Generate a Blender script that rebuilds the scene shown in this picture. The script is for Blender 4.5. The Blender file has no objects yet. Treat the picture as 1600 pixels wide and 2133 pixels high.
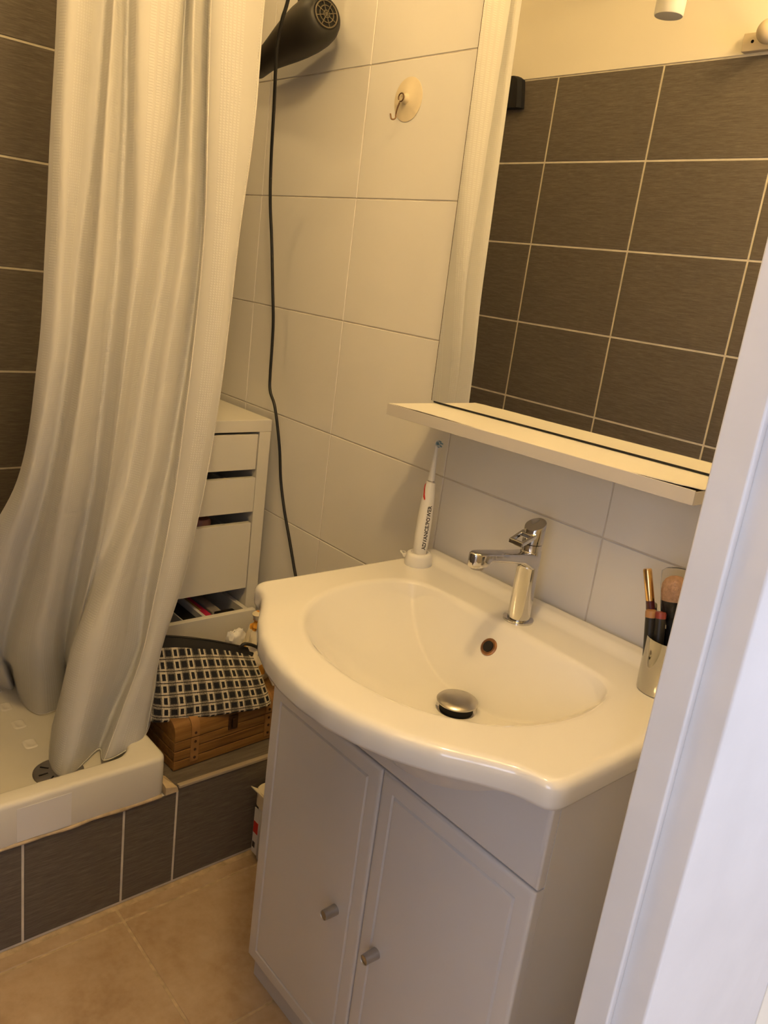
import bpy, bmesh, math, random
from mathutils import Matrix, Vector
import numpy as np
random.seed(7)
SC = bpy.context.scene
COL = SC.collection
PI = math.pi

# ------------------------------------------------------------------ camera
cam = bpy.data.cameras.new('camera')
cam.sensor_fit = 'HORIZONTAL'
cam.sensor_width = 36.0
cam.lens = 36.0 * 1690.5 / 1600.0
cam.clip_start = 0.01
cam_o = bpy.data.objects.new('camera', cam)
COL.objects.link(cam_o)
R_ = Matrix(((0.638647799, -0.293181257, 0.711458881, 1.42483),
             (0.759265302, 0.089802573, -0.644555428, -1.10005),
             (0.125080733, 0.951829947, 0.279954571, 1.349366),
             (0, 0, 0, 1)))
cam_o.matrix_world = R_
SC.camera = cam_o

# ------------------------------------------------------------------ world, lights, exposure
w = bpy.data.worlds.new('world')
SC.world = w
w.use_nodes = True
w.node_tree.nodes['Background'].inputs['Color'].default_value = (0.72, 0.80, 1.0, 1)
w.node_tree.nodes['Background'].inputs['Strength'].default_value = 0.6
SC.view_settings.view_transform = 'Standard'
SC.view_settings.look = 'None'
SC.view_settings.exposure = 0.0
SC.view_settings.gamma = 1.0
SC.view_settings.use_curve_mapping = False
# daylight entering the hallway through its window (behind and left of the camera)
for nm_, loc_, rot_, en_ in (('daylight_side_window', (3.04, .05, 1.60), (0, math.radians(90), 0), 23.0),
                             ('daylight_end_window', (2.15, -2.94, 1.60), (math.radians(90), 0, math.radians(0)), 21.0)):
    dl = bpy.data.lights.new(nm_, 'AREA')
    dl.shape = 'RECTANGLE'; dl.size = 1.1; dl.size_y = 1.2
    dl.color = (0.74, 0.78, 1.0)
    dl.energy = en_
    dlo = bpy.data.objects.new(nm_, dl)
    COL.objects.link(dlo)
    dlo.location = loc_; dlo.rotation_euler = rot_
LAMP_POS = (0.90, -0.74, 2.33)
LAMP_COL = (1.0, 0.675, 0.29)
LAMP_STR = 165.0
SHOWER_STR = 88.0

# ------------------------------------------------------------------ materials
def nt(name):
    m = bpy.data.materials.new(name); m.use_nodes = True
    t = m.node_tree
    return m, t, t.nodes['Principled BSDF'], t.nodes['Material Output']

def lnk(t, a, b): t.links.new(a, b)

def mapping(t, scale=(1, 1, 1), coord='Object', rot=(0, 0, 0)):
    tc = t.nodes.new('ShaderNodeTexCoord'); mp = t.nodes.new('ShaderNodeMapping')
    mp.inputs['Scale'].default_value = scale; mp.inputs['Rotation'].default_value = rot
    lnk(t, tc.outputs[coord], mp.inputs['Vector'])
    return mp.outputs['Vector']

def noise(t, vec, scale, detail=3, rough=.5):
    n = t.nodes.new('ShaderNodeTexNoise')
    n.inputs['Scale'].default_value = scale; n.inputs['Detail'].default_value = detail
    n.inputs['Roughness'].default_value = rough
    lnk(t, vec, n.inputs['Vector'])
    return n.outputs['Fac']

def ramp(t, fac, stops):
    r = t.nodes.new('ShaderNodeValToRGB')
    e = r.color_ramp.elements
    while len(e) < len(stops): e.new(.5)
    for k, (p, c) in enumerate(stops):
        e[k].position = p; e[k].color = (c[0], c[1], c[2], 1)
    lnk(t, fac, r.inputs['Fac'])
    return r.outputs['Color']

def bump(t, b, h, strength=.2, dist=.002):
    n = t.nodes.new('ShaderNodeBump')
    n.inputs['Strength'].default_value = strength; n.inputs['Distance'].default_value = dist
    lnk(t, h, n.inputs['Height']); lnk(t, n.outputs['Normal'], b.inputs['Normal'])

def mth(t, op, a, b=None, c=None):
    n = t.nodes.new('ShaderNodeMath'); n.operation = op
    for k, v in enumerate((a, b, c)):
        if v is None: continue
        if isinstance(v, (int, float)): n.inputs[k].default_value = v
        else: lnk(t, v, n.inputs[k])
    return n.outputs[0]

def M(name, col, rough=.5, metal=0., var=.0, vscale=6., bstr=0., bscale=200., spec=None, coat=0., coord='Object'):
    """plain procedural material: colour with slow noise variation and optional fine bump"""
    m, t, b, o = nt(name)
    b.inputs['Roughness'].default_value = rough
    b.inputs['Metallic'].default_value = metal
    if spec is not None: b.inputs['Specular IOR Level'].default_value = spec
    if coat: b.inputs['Coat Weight'].default_value = coat; b.inputs['Coat Roughness'].default_value = .05
    v = mapping(t)
    f = noise(t, v, vscale, 4)
    lo = [max(0, c * (1 - var)) for c in col]; hi = [min(1, c * (1 + var)) for c in col]
    lnk(t, ramp(t, f, [(.3, lo), (.7, hi)]), b.inputs['Base Color'])
    if bstr: bump(t, b, noise(t, v, bscale, 2), bstr, .001)
    return m

def brown_tile_mat(name, scale):
    m, t, b, o = nt(name)
    v = mapping(t, scale)
    f1 = noise(t, v, 1.0, 6, .62)
    v2 = mapping(t, tuple(s * .32 for s in scale))
    f2 = noise(t, v2, 1.0, 4, .6)
    v3 = mapping(t, tuple(max(40., s * 1.2) for s in scale))
    f3 = noise(t, v3, 4.0, 2)
    s = mth(t, 'ADD', mth(t, 'MULTIPLY', f1, .55), mth(t, 'ADD', mth(t, 'MULTIPLY', f2, .3), mth(t, 'MULTIPLY', f3, .15)))
    lnk(t, ramp(t, s, [(.30, (.080, .066, .052)), (.5, (.138, .118, .095)), (.70, (.215, .186, .152))]), b.inputs['Base Color'])
    b.inputs['Roughness'].default_value = .5
    b.inputs['Specular IOR Level'].default_value = .3
    bump(t, b, s, .25, .001)
    return m

MT = {}
MT['white_tile'] = M('white_tile', (.80, .785, .755), .22, var=.015, vscale=3)
MT['white_grout'] = M('white_grout', (.64, .60, .54), .9, var=.12, vscale=25)
MT['cream_grout'] = M('cream_grout', (.72, .66, .54), .9, var=.12, vscale=25)
MT['brown_tile'] = brown_tile_mat('brown_tile', (30, 30, 420))
MT['brown_ledge'] = brown_tile_mat('brown_ledge', (260, 14, 260))
MT['plaster'] = M('cream_plaster', (.88, .82, .68), .85, var=.03, vscale=2, bstr=.1, bscale=60)
MT['ceiling'] = M('ceiling_paint', (.87, .85, .80), .9, var=.02)
MT['ceramic'] = M('glazed_ceramic', (.80, .785, .74), .10, var=.01, coat=.3)
MT['tray'] = M('tray_acrylic', (.78, .75, .66), .22, var=.03, vscale=9)
MT['lacquer'] = M('white_lacquer', (.72, .70, .68), .30, var=.015)
MT['lacquer_side'] = M('white_melamine', (.70, .68, .65), .45, var=.015)
MT['foil'] = M('drawer_foil', (.74, .72, .66), .42, var=.02)
MT['paint'] = M('white_gloss_paint', (.76, .75, .74), .38, var=.03, vscale=14, bstr=.3, bscale=38)
MT['chrome'] = M('chrome', (.62, .61, .60), .05, 1.0)
MT['cup_metal'] = M('polished_cup_metal', (.45, .44, .42), .07, 1.0)
MT['satin'] = M('satin_metal', (.50, .48, .46), .28, 1.0, var=.06, vscale=60)
MT['steel'] = M('dull_steel', (.42, .40, .36), .35, 1.0, var=.1, vscale=60)
MT['copper'] = M('tarnished_copper_ring', (.36, .19, .10), .3, .8, var=.2, vscale=80)
MT['black'] = M('black_plastic', (.012, .012, .011), .42, var=.2, vscale=40)
MT['black_soft'] = M('black_soft_touch', (.018, .017, .014), .5, var=.2, vscale=18)
MT['zip_black'] = M('black_zip_tape', (.006, .006, .007), .75)
MT['void'] = M('dark_inside', (.004, .004, .004), .8)
MT['white_plastic'] = M('white_plastic', (.78, .77, .74), .28, var=.01)
MT['cream_plastic'] = M('cream_plastic', (.80, .72, .55), .35, var=.02)
MT['red'] = M('red_plastic', (.60, .03, .02), .35, var=.05)
MT['ink'] = M('dark_print', (.05, .045, .04), .6)
MT['blue'] = M('blue_bristle', (.16, .33, .42), .6, var=.5, vscale=900)
MT['rubber_disc'] = M('yellowed_suction_rubber', (.74, .65, .47), .3, var=.06, vscale=30)
MT['wire'] = M('brown_wire', (.16, .09, .04), .35, .6, var=.2, vscale=90)
MT['gold'] = M('gold_metal', (.80, .52, .22), .22, 1.0)
MT['maroon'] = M('maroon_lacquer', (.06, .008, .012), .3)
MT['tan_tip'] = M('tan_tip', (.34, .18, .08), .4)
MT['rose_tip'] = M('rose_tip', (.20, .035, .03), .4)
MT['olive_tip'] = M('olive_tip', (.22, .20, .12), .4)
MT['bristle'] = M('powder_brush_hair', (.52, .34, .24), .9, var=.2, vscale=220, bstr=.5, bscale=500)
MT['bristle_dark'] = M('dark_brush_hair', (.035, .036, .032), .9, var=.3, vscale=220, bstr=.5, bscale=500)
MT['pink'] = M('pink_card', (.62, .03, .10), .4, var=.1, vscale=30)
MT['yellow_card'] = M('ochre_card', (.50, .28, .06), .5, var=.2, vscale=60)
MT['grey_card'] = M('grey_packet', (.32, .30, .27), .35, var=.2, vscale=40)
MT['blush'] = M('dusky_pink_compact', (.30, .13, .10), .4, var=.1)
MT['wood_pale'] = M('pale_wood', (.60, .44, .26), .55, var=.1, vscale=30)
MT['strap'] = M('tan_leather_strap', (.33, .17, .055), .55, var=.12, vscale=60)
MT['bronze'] = M('dark_bronze_metal', (.085, .045, .022), .4, .7, var=.3, vscale=90)
MT['seal'] = M('yellowed_sealant', (.54, .42, .26), .6, var=.25, vscale=40)
MT['cement'] = M('pale_cement', (.60, .48, .30), .8, var=.15, vscale=50, bstr=.3, bscale=80)
MT['edge_trim'] = M('pvc_edge_trim', (.40, .34, .25), .4, var=.08)
MT['shelf_top'] = M('shelf_laminate', (.86, .83, .74), .30, var=.015)
MT['shelf_edge'] = M('shelf_edge_band', (.60, .575, .545), .4, var=.02)
MT['raw_board'] = M('raw_chipboard', (.06, .035, .018), .9, var=.3, vscale=200)
MT['knob_cream'] = M('cream_painted_wood', (.62, .53, .38), .5, var=.08)

# mirror silvering
m, t, b, o = nt('mirror_silver')
b.inputs['Base Color'].default_value = (.90, .90, .87, 1); b.inputs['Metallic'].default_value = 1
b.inputs['Roughness'].default_value = 0.0
MT['mirror'] = m

# wood chest planks: stained pine with dark grain
m, t, b, o = nt('stained_pine')
v = mapping(t, (60, 6, 90)); f = noise(t, v, 1.0, 5, .6)
lnk(t, ramp(t, f, [(.3, (.15, .068, .017)), (.55, (.27, .135, .036)), (.75, (.34, .185, .058))]), b.inputs['Base Color'])
b.inputs['Roughness'].default_value = .45
bump(t, b, f, .15, .001)
MT['pine'] = m

# floor tile: mottled beige
m, t, b, o = nt('beige_floor_tile')
v = mapping(t); f1 = noise(t, v, 7.0, 6, .62); f2 = noise(t, v, 60.0, 3)
s = mth(t, 'ADD', mth(t, 'MULTIPLY', f1, .8), mth(t, 'MULTIPLY', f2, .2))
lnk(t, ramp(t, s, [(.34, (.42, .285, .160)), (.5, (.53, .385, .240)), (.66, (.62, .475, .325))]), b.inputs['Base Color'])
b.inputs['Roughness'].default_value = .38
bump(t, b, f1, .12, .002)
MT['floor_tile'] = m
MT['floor_grout'] = M('floor_grout', (.58, .45, .28), .9, var=.25, vscale=40)

# shower curtain: satin cloth with a woven waffle of small squares (UV in metres)
m, t, b, o = nt('waffle_curtain_cloth')
uv = t.nodes.new('ShaderNodeUVMap'); sep = t.nodes.new('ShaderNodeSeparateXYZ')
lnk(t, uv.outputs['UV'], sep.inputs[0])
U, V = sep.outputs[0], sep.outputs[1]
P_ = .0047
fu = mth(t, 'ABSOLUTE', mth(t, 'SUBTRACT', mth(t, 'FRACT', mth(t, 'DIVIDE', U, P_)), .5))
fv = mth(t, 'ABSOLUTE', mth(t, 'SUBTRACT', mth(t, 'FRACT', mth(t, 'DIVIDE', V, P_)), .5))
mx = mth(t, 'MAXIMUM', fu, fv)
sqn = t.nodes.new('ShaderNodeMapRange'); sqn.inputs['From Min'].default_value = .38; sqn.inputs['From Max'].default_value = .24
lnk(t, mx, sqn.inputs['Value']); sq = sqn.outputs[0]
band = mth(t, 'GREATER_THAN', mth(t, 'FRACT', mth(t, 'DIVIDE', U, .047)), .40)
sqb = mth(t, 'MULTIPLY', sq, band)
lnk(t, ramp(t, sqb, [(0, (.765, .76, .74)), (1, (.845, .845, .83))]), b.inputs['Base Color'])
rg = t.nodes.new('ShaderNodeMapRange'); rg.inputs['To Min'].default_value = .60; rg.inputs['To Max'].default_value = .30
lnk(t, sqb, rg.inputs['Value']); lnk(t, rg.outputs[0], b.inputs['Roughness'])
b.inputs['Specular IOR Level'].default_value = .4
b.inputs['Sheen Weight'].default_value = .15
bump(t, b, sqb, .45, .0007)
tr = t.nodes.new('ShaderNodeBsdfTranslucent'); tr.inputs['Color'].default_value = (.80, .77, .69, 1)
mixs = t.nodes.new('ShaderNodeMixShader'); mixs.inputs[0].default_value = .22
lnk(t, b.outputs[0], mixs.inputs[1]); lnk(t, tr.outputs[0], mixs.inputs[2]); lnk(t, mixs.outputs[0], o.inputs[0])
MT['curtain'] = m
# hem: the same cloth, denser
m, t, b, o = nt('curtain_hem_cloth')
v = mapping(t); f = noise(t, v, 380, 2)
lnk(t, ramp(t, f, [(.3, (.78, .75, .69)), (.7, (.88, .86, .80))]), b.inputs['Base Color'])
b.inputs['Roughness'].default_value = .55
bump(t, b, f, .5, .001)
MT['hem'] = m

# tweed check (UV in metres)
m, t, b, o = nt('black_white_tweed')
uv = t.nodes.new('ShaderNodeUVMap'); sep = t.nodes.new('ShaderNodeSeparateXYZ')
vn = mapping(t); nz = noise(t, vn, 330, 3, .7)
lnk(t, uv.outputs['UV'], sep.inputs[0])
U = mth(t, 'ADD', sep.outputs[0], mth(t, 'MULTIPLY', nz, .0022))
V = mth(t, 'ADD', sep.outputs[1], mth(t, 'MULTIPLY', nz, .0022))
a = mth(t, 'FRACT', mth(t, 'DIVIDE', U, .0355)); c = mth(t, 'FRACT', mth(t, 'DIVIDE', V, .0265))
def near(x, ctr, wd): return mth(t, 'LESS_THAN', mth(t, 'ABSOLUTE', mth(t, 'SUBTRACT', x, ctr)), wd)
wide = mth(t, 'MULTIPLY', near(a, .32, .28), near(c, .42, .33))
core = mth(t, 'MULTIPLY', near(a, .32, .10), near(c, .42, .46))
thin = mth(t, 'MULTIPLY', near(a, .82, .115), near(c, .42, .28))
line = near(c, .93, .045)
nz2 = noise(t, vn, 520, 2, .8)
w1 = mth(t, 'ADD', mth(t, 'MULTIPLY', wide, .50), mth(t, 'MULTIPLY', mth(t, 'MULTIPLY', near(a, .32, .20), near(c, .42, .27)), .40))
w1 = mth(t, 'MAXIMUM', w1, mth(t, 'MULTIPLY', near(a, .32, .27), .34))
dk = mth(t, 'MAXIMUM', mth(t, 'MAXIMUM', w1, mth(t, 'MULTIPLY', core, .42)), mth(t, 'MAXIMUM', mth(t, 'MULTIPLY', thin, .95), mth(t, 'MULTIPLY', line, .75)))
dk = mth(t, 'ADD', dk, mth(t, 'MULTIPLY', mth(t, 'SUBTRACT', nz2, .5), .9))
lnk(t, ramp(t, dk, [(.02, (.62, .56, .43)), (.42, (.20, .18, .145)), (.80, (.010, .011, .015))]), b.inputs['Base Color'])
b.inputs['Roughness'].default_value = .92
bump(t, b, nz, .7, .003)
MT['tweed'] = m

# floral cotton
m, t, b, o = nt('orange_floral_cotton')
v = mapping(t)
vo = t.nodes.new('ShaderNodeTexVoronoi'); vo.inputs['Scale'].default_value = 28
lnk(t, v, vo.inputs['Vector'])
nf = noise(t, v, 60, 3)
hs = t.nodes.new('ShaderNodeSeparateColor'); lnk(t, vo.outputs['Color'], hs.inputs[0])
colr = ramp(t, hs.outputs[0], [(.0, (.62, .20, .02)), (.35, (.75, .36, .04)), (.60, (.72, .30, .03)), (.66, (.74, .64, .46)), (.9, (.26, .34, .30))])
mix = t.nodes.new('ShaderNodeMix'); mix.data_type = 'RGBA'
lnk(t, mth(t, 'GREATER_THAN', mth(t, 'ADD', vo.outputs['Distance'], mth(t, 'MULTIPLY', nf, .35)), .62), mix.inputs[0])
lnk(t, colr, mix.inputs[6]); mix.inputs[7].default_value = (.74, .66, .48, 1)
lnk(t, mix.outputs[2], b.inputs['Base Color']); b.inputs['Roughness'].default_value = .85
MT['floral'] = m

# clear plastic
m, t, b, o = nt('clear_plastic')
b.inputs['Base Color'].default_value = (.95, .93, .88, 1); b.inputs['Roughness'].default_value = .08
b.inputs['Transmission Weight'].default_value = 1.0; b.inputs['IOR'].default_value = 1.12
MT['clear'] = m

# lit lamp globe
m, t, b, o = nt('lit_opal_globe')
em = t.nodes.new('ShaderNodeEmission'); em.inputs['Color'].default_value = (*LAMP_COL, 1); em.inputs['Strength'].default_value = LAMP_STR
lnk(t, em.outputs[0], o.inputs[0])
MT['lamp'] = m

m, t, b, o = nt('lit_downlight_lens')
em = t.nodes.new('ShaderNodeEmission'); em.inputs['Color'].default_value = (*LAMP_COL, 1); em.inputs['Strength'].default_value = SHOWER_STR
lnk(t, em.outputs[0], o.inputs[0])
MT['downlight'] = m

# ------------------------------------------------------------------ geometry helpers (all in world metres)
def link(name, me, mat=None, parent=None, origin=None):
    ob = bpy.data.objects.new(name, me)
    COL.objects.link(ob)
    if mat is not None and len(me.materials) == 0: me.materials.append(MT[mat])
    if parent is not None:
        ob.parent = parent
        if parent.parent is None: ob.location = -Vector(parent.location)
    elif origin is not None:
        me.transform(Matrix.Translation(-Vector(origin))); ob.location = origin
    return ob

def thing(name, label, cat, loc, group=None):
    o = bpy.data.objects.new(name, None); COL.objects.link(o)
    o.empty_display_size = .05
    o.location = loc
    return tag(o, label, cat, group)

def tag(o, label, cat, group=None):
    o['label'] = label; o['category'] = cat
    if group: o['group'] = group
    return o

def struct(o):
    o['kind'] = 'structure'
    return o

def smooth(me, ang=40):
    for p in me.polygons: p.use_smooth = True
    bm = bmesh.new(); bm.from_mesh(me)
    a = math.radians(ang)
    for e in bm.edges:
        if len(e.link_faces) == 2 and e.calc_face_angle(0) > a: e.smooth = False
    bm.to_mesh(me); bm.free()

def mesh(name, verts, faces, mat, parent=None, sm=True, origin=None, ang=40, flip=False):
    me = bpy.data.meshes.new(name)
    me.from_pydata([tuple(v) for v in verts], [], [tuple(f) for f in faces])
    bm = bmesh.new(); bm.from_mesh(me)
    bmesh.ops.remove_doubles(bm, verts=bm.verts, dist=1e-6)
    bmesh.ops.recalc_face_normals(bm, faces=bm.faces)
    bm.to_mesh(me); bm.free()
    if sm: smooth(me, ang)
    return link(name, me, mat, parent, origin)

def boxdata(x0, x1, y0, y1, z0, z1, bev=0., seg=2):
    bm = bmesh.new()
    bmesh.ops.create_cube(bm, size=1)
    for v in bm.verts:
        v.co = Vector(((x0 + x1) / 2 + v.co.x * (x1 - x0), (y0 + y1) / 2 + v.co.y * (y1 - y0), (z0 + z1) / 2 + v.co.z * (z1 - z0)))
    if bev: bmesh.ops.bevel(bm, geom=list(bm.edges), offset=bev, segments=seg, profile=.5, affect='EDGES')
    return bm

def wnorm(ob):
    m_ = ob.modifiers.new('normals', 'WEIGHTED_NORMAL'); m_.keep_sharp = True; m_.weight = 100
    return ob

def box(name, x0, x1, y0, y1, z0, z1, mat, parent=None, bev=0., seg=2, origin=None, mtx=None):
    bm = boxdata(x0, x1, y0, y1, z0, z1, bev, seg)
    if mtx is not None: bmesh.ops.transform(bm, matrix=mtx, verts=bm.verts)
    me = bpy.data.meshes.new(name); bm.to_mesh(me); bm.free()
    if bev:
        smooth(me, 50); return wnorm(link(name, me, mat, parent, origin))
    return link(name, me, mat, parent, origin)

def multibox(name, boxes, mat, parent=None, bev=0., origin=None):
    """several touching boards of ONE piece"""
    bm = bmesh.new()
    for bx in boxes:
        b2 = boxdata(*bx, bev)
        tmp = bpy.data.meshes.new('t'); b2.to_mesh(tmp); b2.free(); bm.from_mesh(tmp); bpy.data.meshes.remove(tmp)
    me = bpy.data.meshes.new(name); bm.to_mesh(me); bm.free()
    if bev:
        smooth(me, 50); return wnorm(link(name, me, mat, parent, origin))
    return link(name, me, mat, parent, origin)

def loft(rings, cap0=True, cap1=True, closed=True):
    n = len(rings[0]); vs = [p for r in rings for p in r]; fs = []
    for i in range(len(rings) - 1):
        for j in range(n if closed else n - 1):
            k = (j + 1) % n
            fs.append((i * n + j, i * n + k, (i + 1) * n + k, (i + 1) * n + j))
    if cap0: fs.append(tuple(range(n - 1, -1, -1)))
    if cap1: fs.append(tuple((len(rings) - 1) * n + j for j in range(n)))
    return vs, fs

def frame(axis):
    a = Vector(axis).normalized()
    u = Vector((0, 0, 1)) if abs(a.z) < .9 else Vector((1, 0, 0))
    e1 = a.cross(u).normalized(); e2 = a.cross(e1).normalized()
    return a, e1, e2

def lathe(base, axis, prof, n=32, sx=1., sy=1., cap0=True, cap1=True):
    """prof: (distance along axis, radius)"""
    a, e1, e2 = frame(axis); b = Vector(base); rings = []
    for d, r in prof:
        r = max(r, 1e-5)
        rings.append([b + a * d + e1 * (r * sx * math.cos(2 * PI * k / n)) + e2 * (r * sy * math.sin(2 * PI * k / n)) for k in range(n)])
    return loft(rings, cap0, cap1)

def lath(name, base, axis, prof, mat, parent=None, n=32, sx=1., sy=1., origin=None, ang=40):
    v, f = lathe(base, axis, prof, n, sx, sy)
    return mesh(name, v, f, mat, parent, True, origin, ang)

def catmull(pts, per=8):
    P = [Vector(p) for p in pts]; out = []
    for i in range(len(P) - 1):
        p0 = P[max(i - 1, 0)]; p1 = P[i]; p2 = P[i + 1]; p3 = P[min(i + 2, len(P) - 1)]
        for k in range(per):
            s = k / per
            out.append(.5 * ((2 * p1) + (p2 - p0) * s + (2 * p0 - 5 * p1 + 4 * p2 - p3) * s * s + (3 * p1 - p0 - 3 * p2 + p3) * s ** 3))
    out.append(P[-1])
    return out

def tubedata(pts, r, n=10, flat=1.):
    rings = []; prev = None
    for i, p in enumerate(pts):
        d = (pts[min(i + 1, len(pts) - 1)] - pts[max(i - 1, 0)]).normalized()
        if prev is None: a, e1, e2 = frame(d)
        else:
            e1 = (prev - d * prev.dot(d)).normalized(); e2 = d.cross(e1)
        prev = e1
        rr = r(i / (len(pts) - 1)) if callable(r) else r
        rings.append([p + e1 * (rr * math.cos(2 * PI * k / n)) + e2 * (rr * flat * math.sin(2 * PI * k / n)) for k in range(n)])
    return loft(rings)

def tube(name, pts, r, mat, parent=None, n=10, per=8, flat=1., origin=None):
    v, f = tubedata(catmull(pts, per) if per > 1 else [Vector(p) for p in pts], r, n, flat)
    return mesh(name, v, f, mat, parent, True, origin, 60)

def rrect(cx, cy, hx, hy, r, z, n=6):
    r = min(r, hx, hy); out = []
    for sx, sy, a0 in ((1, 1, 0), (-1, 1, 90), (-1, -1, 180), (1, -1, 270)):
        for k in range(n + 1):
            a = math.radians(a0 + 90 * k / n)
            out.append(Vector((cx + sx * (hx - r) + r * math.cos(a), cy + sy * (hy - r) + r * math.sin(a), z)))
    return out

def rect_tiles(parent, plane, fixed, us, vs, mat, gap, depth=.006, bev=.0009, name='tile', jit=.0):
    """one object per tile; plane 'x' (u=y) or 'y' (u=x) or 'z' (u=x, v=y); the face sits at `fixed` on the + or - side given by depth's sign"""
    cache = {}
    for i in range(len(us) - 1):
        for j in range(len(vs) - 1):
            a0, a1, b0, b1 = us[i] + gap / 2, us[i + 1] - gap / 2, vs[j] + gap / 2, vs[j + 1] - gap / 2
            if a1 - a0 < .004 or b1 - b0 < .004: continue
            key = (round(a1 - a0, 4), round(b1 - b0, 4))
            w_, h_ = a1 - a0, b1 - b0
            if key not in cache:
                # chamfered slab: back ring, front edge ring, front face
                o_ = depth
                def ring(ins, d):
                    q = [(ins, ins), (w_ - ins, ins), (w_ - ins, h_ - ins), (ins, h_ - ins)]
                    if plane == 'x': return [Vector((d, u, v)) for u, v in q]
                    if plane == 'y': return [Vector((u, d, v)) for u, v in q]
                    return [Vector((u, v, d)) for u, v in q]
                sgn = 1 if depth > 0 else -1
                v_, f_ = loft([ring(0, depth), ring(0, sgn * bev), ring(bev, 0)], False, True)
                me = bpy.data.meshes.new(name); me.from_pydata([tuple(x) for x in v_], [], f_)
                bm = bmesh.new(); bm.from_mesh(me); bmesh.ops.recalc_face_normals(bm, faces=bm.faces)
                nrm = bm.faces[-1].normal if False else None
                bm.to_mesh(me); bm.free()
                me.materials.append(MT[mat]); cache[key] = me
            ob = bpy.data.objects.new(name, cache[key]); COL.objects.link(ob)
            ob.parent = parent
            p = {'x': (fixed, a0, b0), 'y': (a0, fixed, b0), 'z': (a0, b0, fixed)}[plane]
            ob.location = Vector(p) - Vector(parent.location)

def span(a, b, start, step):
    """joint positions from a to b on the grid start + k*step"""
    k0 = math.floor((a - start) / step); out = [a]
    k = k0
    while start + k * step < b:
        if start + k * step > a + 1e-4: out.append(start + k * step)
        k += 1
    out.append(b)
    return out

# ------------------------------------------------------------------ room shell
XE, YO, XD, ZC = -0.762, -1.155, 1.15, 2.50
H = .2545
wall_back = struct(box('wall_back', XE, 1.20, .0016, .10, 0, ZC, 'white_grout'))
rect_tiles(wall_back, 'y', 0.0, span(XE, XD, 0.0, .36769), span(.0, 1.99, 1.49, .25), 'white_tile', .0026, .005)
box('plaster_band', XE, XD, -.002, .02, 1.992, ZC, 'plaster', wall_back)
wall_left = struct(box('wall_left', XE - .10, XE - .0016, YO - .1, .10, 0, ZC, 'cream_grout'))
rect_tiles(wall_left, 'x', XE, span(YO, 0.0, -.19, .3797), span(.24, 2.0095, 1.755, H), 'brown_tile', .0052, -.005)
box('plaster_band', XE - .02, XE + .002, YO, 0, 2.012, ZC, 'plaster', wall_left)
wall_front = struct(box('wall_front', XE - .1, XD + .05, YO - .10, YO - .0016, 0, ZC, 'cream_grout'))
rect_tiles(wall_front, 'y', YO, span(XE, XD, -.458, .3797), span(0, 2.0131, 2.0131, H), 'brown_tile', .0058, -.005)
box('plaster_band', XE, XD, YO - .02, YO + .002, 2.0155, ZC, 'plaster', wall_front)
ceiling = struct(box('ceiling', XE - .1, 1.25, YO - .1, .10, ZC, ZC + .1, 'ceiling'))
floor = struct(box('floor', XE - .1, 1.25, YO - .1, .10, -.10, -.0015, 'floor_grout'))
rect_tiles(floor, 'z', 0.0, span(.09, 1.25, .128, .332), span(YO, 0, -.50, .332), 'floor_tile', .006, -.006)

# wall with the doorway, seen edge-on at the right
wall_right = struct(multibox('wall_right', [(1.152, 1.196, -.50, .0, 0, ZC), (1.152, 1.196, YO, -.50, 2.05, ZC), (1.196, 1.20, -.2, .0, 0, ZC)], 'plaster'))
door = struct(bpy.data.objects.new('door_1', None)); COL.objects.link(door); door.location = (1.18, -.53, 0)
def prism(name, poly, z0, z1, mat, parent, bev=.0015):
    bm = bmesh.new()
    lo = [bm.verts.new((x, y, z0)) for x, y in poly]; hi = [bm.verts.new((x, y, z1)) for x, y in poly]
    n = len(poly)
    for k in range(n): bm.faces.new((lo[k], lo[(k + 1) % n], hi[(k + 1) % n], hi[k]))
    bm.faces.new(lo[::-1]); bm.faces.new(hi)
    bmesh.ops.recalc_face_normals(bm, faces=bm.faces)
    ve = [e for e in bm.edges if abs(e.verts[0].co.z - e.verts[1].co.z) > .1]
    if bev: bmesh.ops.bevel(bm, geom=ve, offset=bev, segments=3, profile=.5, affect='EDGES')
    me = bpy.data.meshes.new(name); bm.to_mesh(me); bm.free(); smooth(me, 50)
    return wnorm(link(name, me, mat, parent))
prism('door_stop', [(1.15, -.543), (1.179, -.543), (1.179, -.5335), (1.166, -.5335), (1.166, -.50), (1.15, -.50)], 0, 2.05, 'paint', door, .002)
prism('jamb', [(1.166, -.534), (1.206, -.534), (1.206, -.268), (1.199, -.258), (1.199, -.20), (1.1965, -.20), (1.1965, -.50), (1.166, -.50)], 0, 2.05, 'paint', door, .003)
prism('door_stop', [(1.15, YO), (1.206, YO), (1.206, YO + .02), (1.15, YO + .02)], 0, 2.05, 'paint', door, .002)

# hallway the photographer stands in
hall = struct(multibox('wall_hallway', [(3.1, 3.2, -3.0, -.55, 0, 2.5), (3.1, 3.2, .65, .9, 0, 2.5), (3.1, 3.2, -.55, .65, 0, .95), (3.1, 3.2, -.55, .65, 2.25, 2.5),
                                        (1.25, 1.55, -3.1, -3.0, 0, 2.5), (2.75, 3.2, -3.1, -3.0, 0, 2.5), (1.55, 2.75, -3.1, -3.0, 0, .95), (1.55, 2.75, -3.1, -3.0, 2.25, 2.5),
                                        (1.25, 3.2, .9, 1.0, 0, 2.5), (1.20, 1.25, -3.0, YO - .1, 0, 2.5), (1.20, 1.25, .1, .9, 0, 2.5)], 'ceiling'))
hall_c = struct(box('ceiling_hallway', 1.2505, 3.2, -3.1, 1.0, 2.5, 2.6, 'ceiling'))
hall_f = struct(box('floor_hallway', 1.25, 3.2, -3.1, 1.0, -.1, 0, 'wood_pale'))
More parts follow.
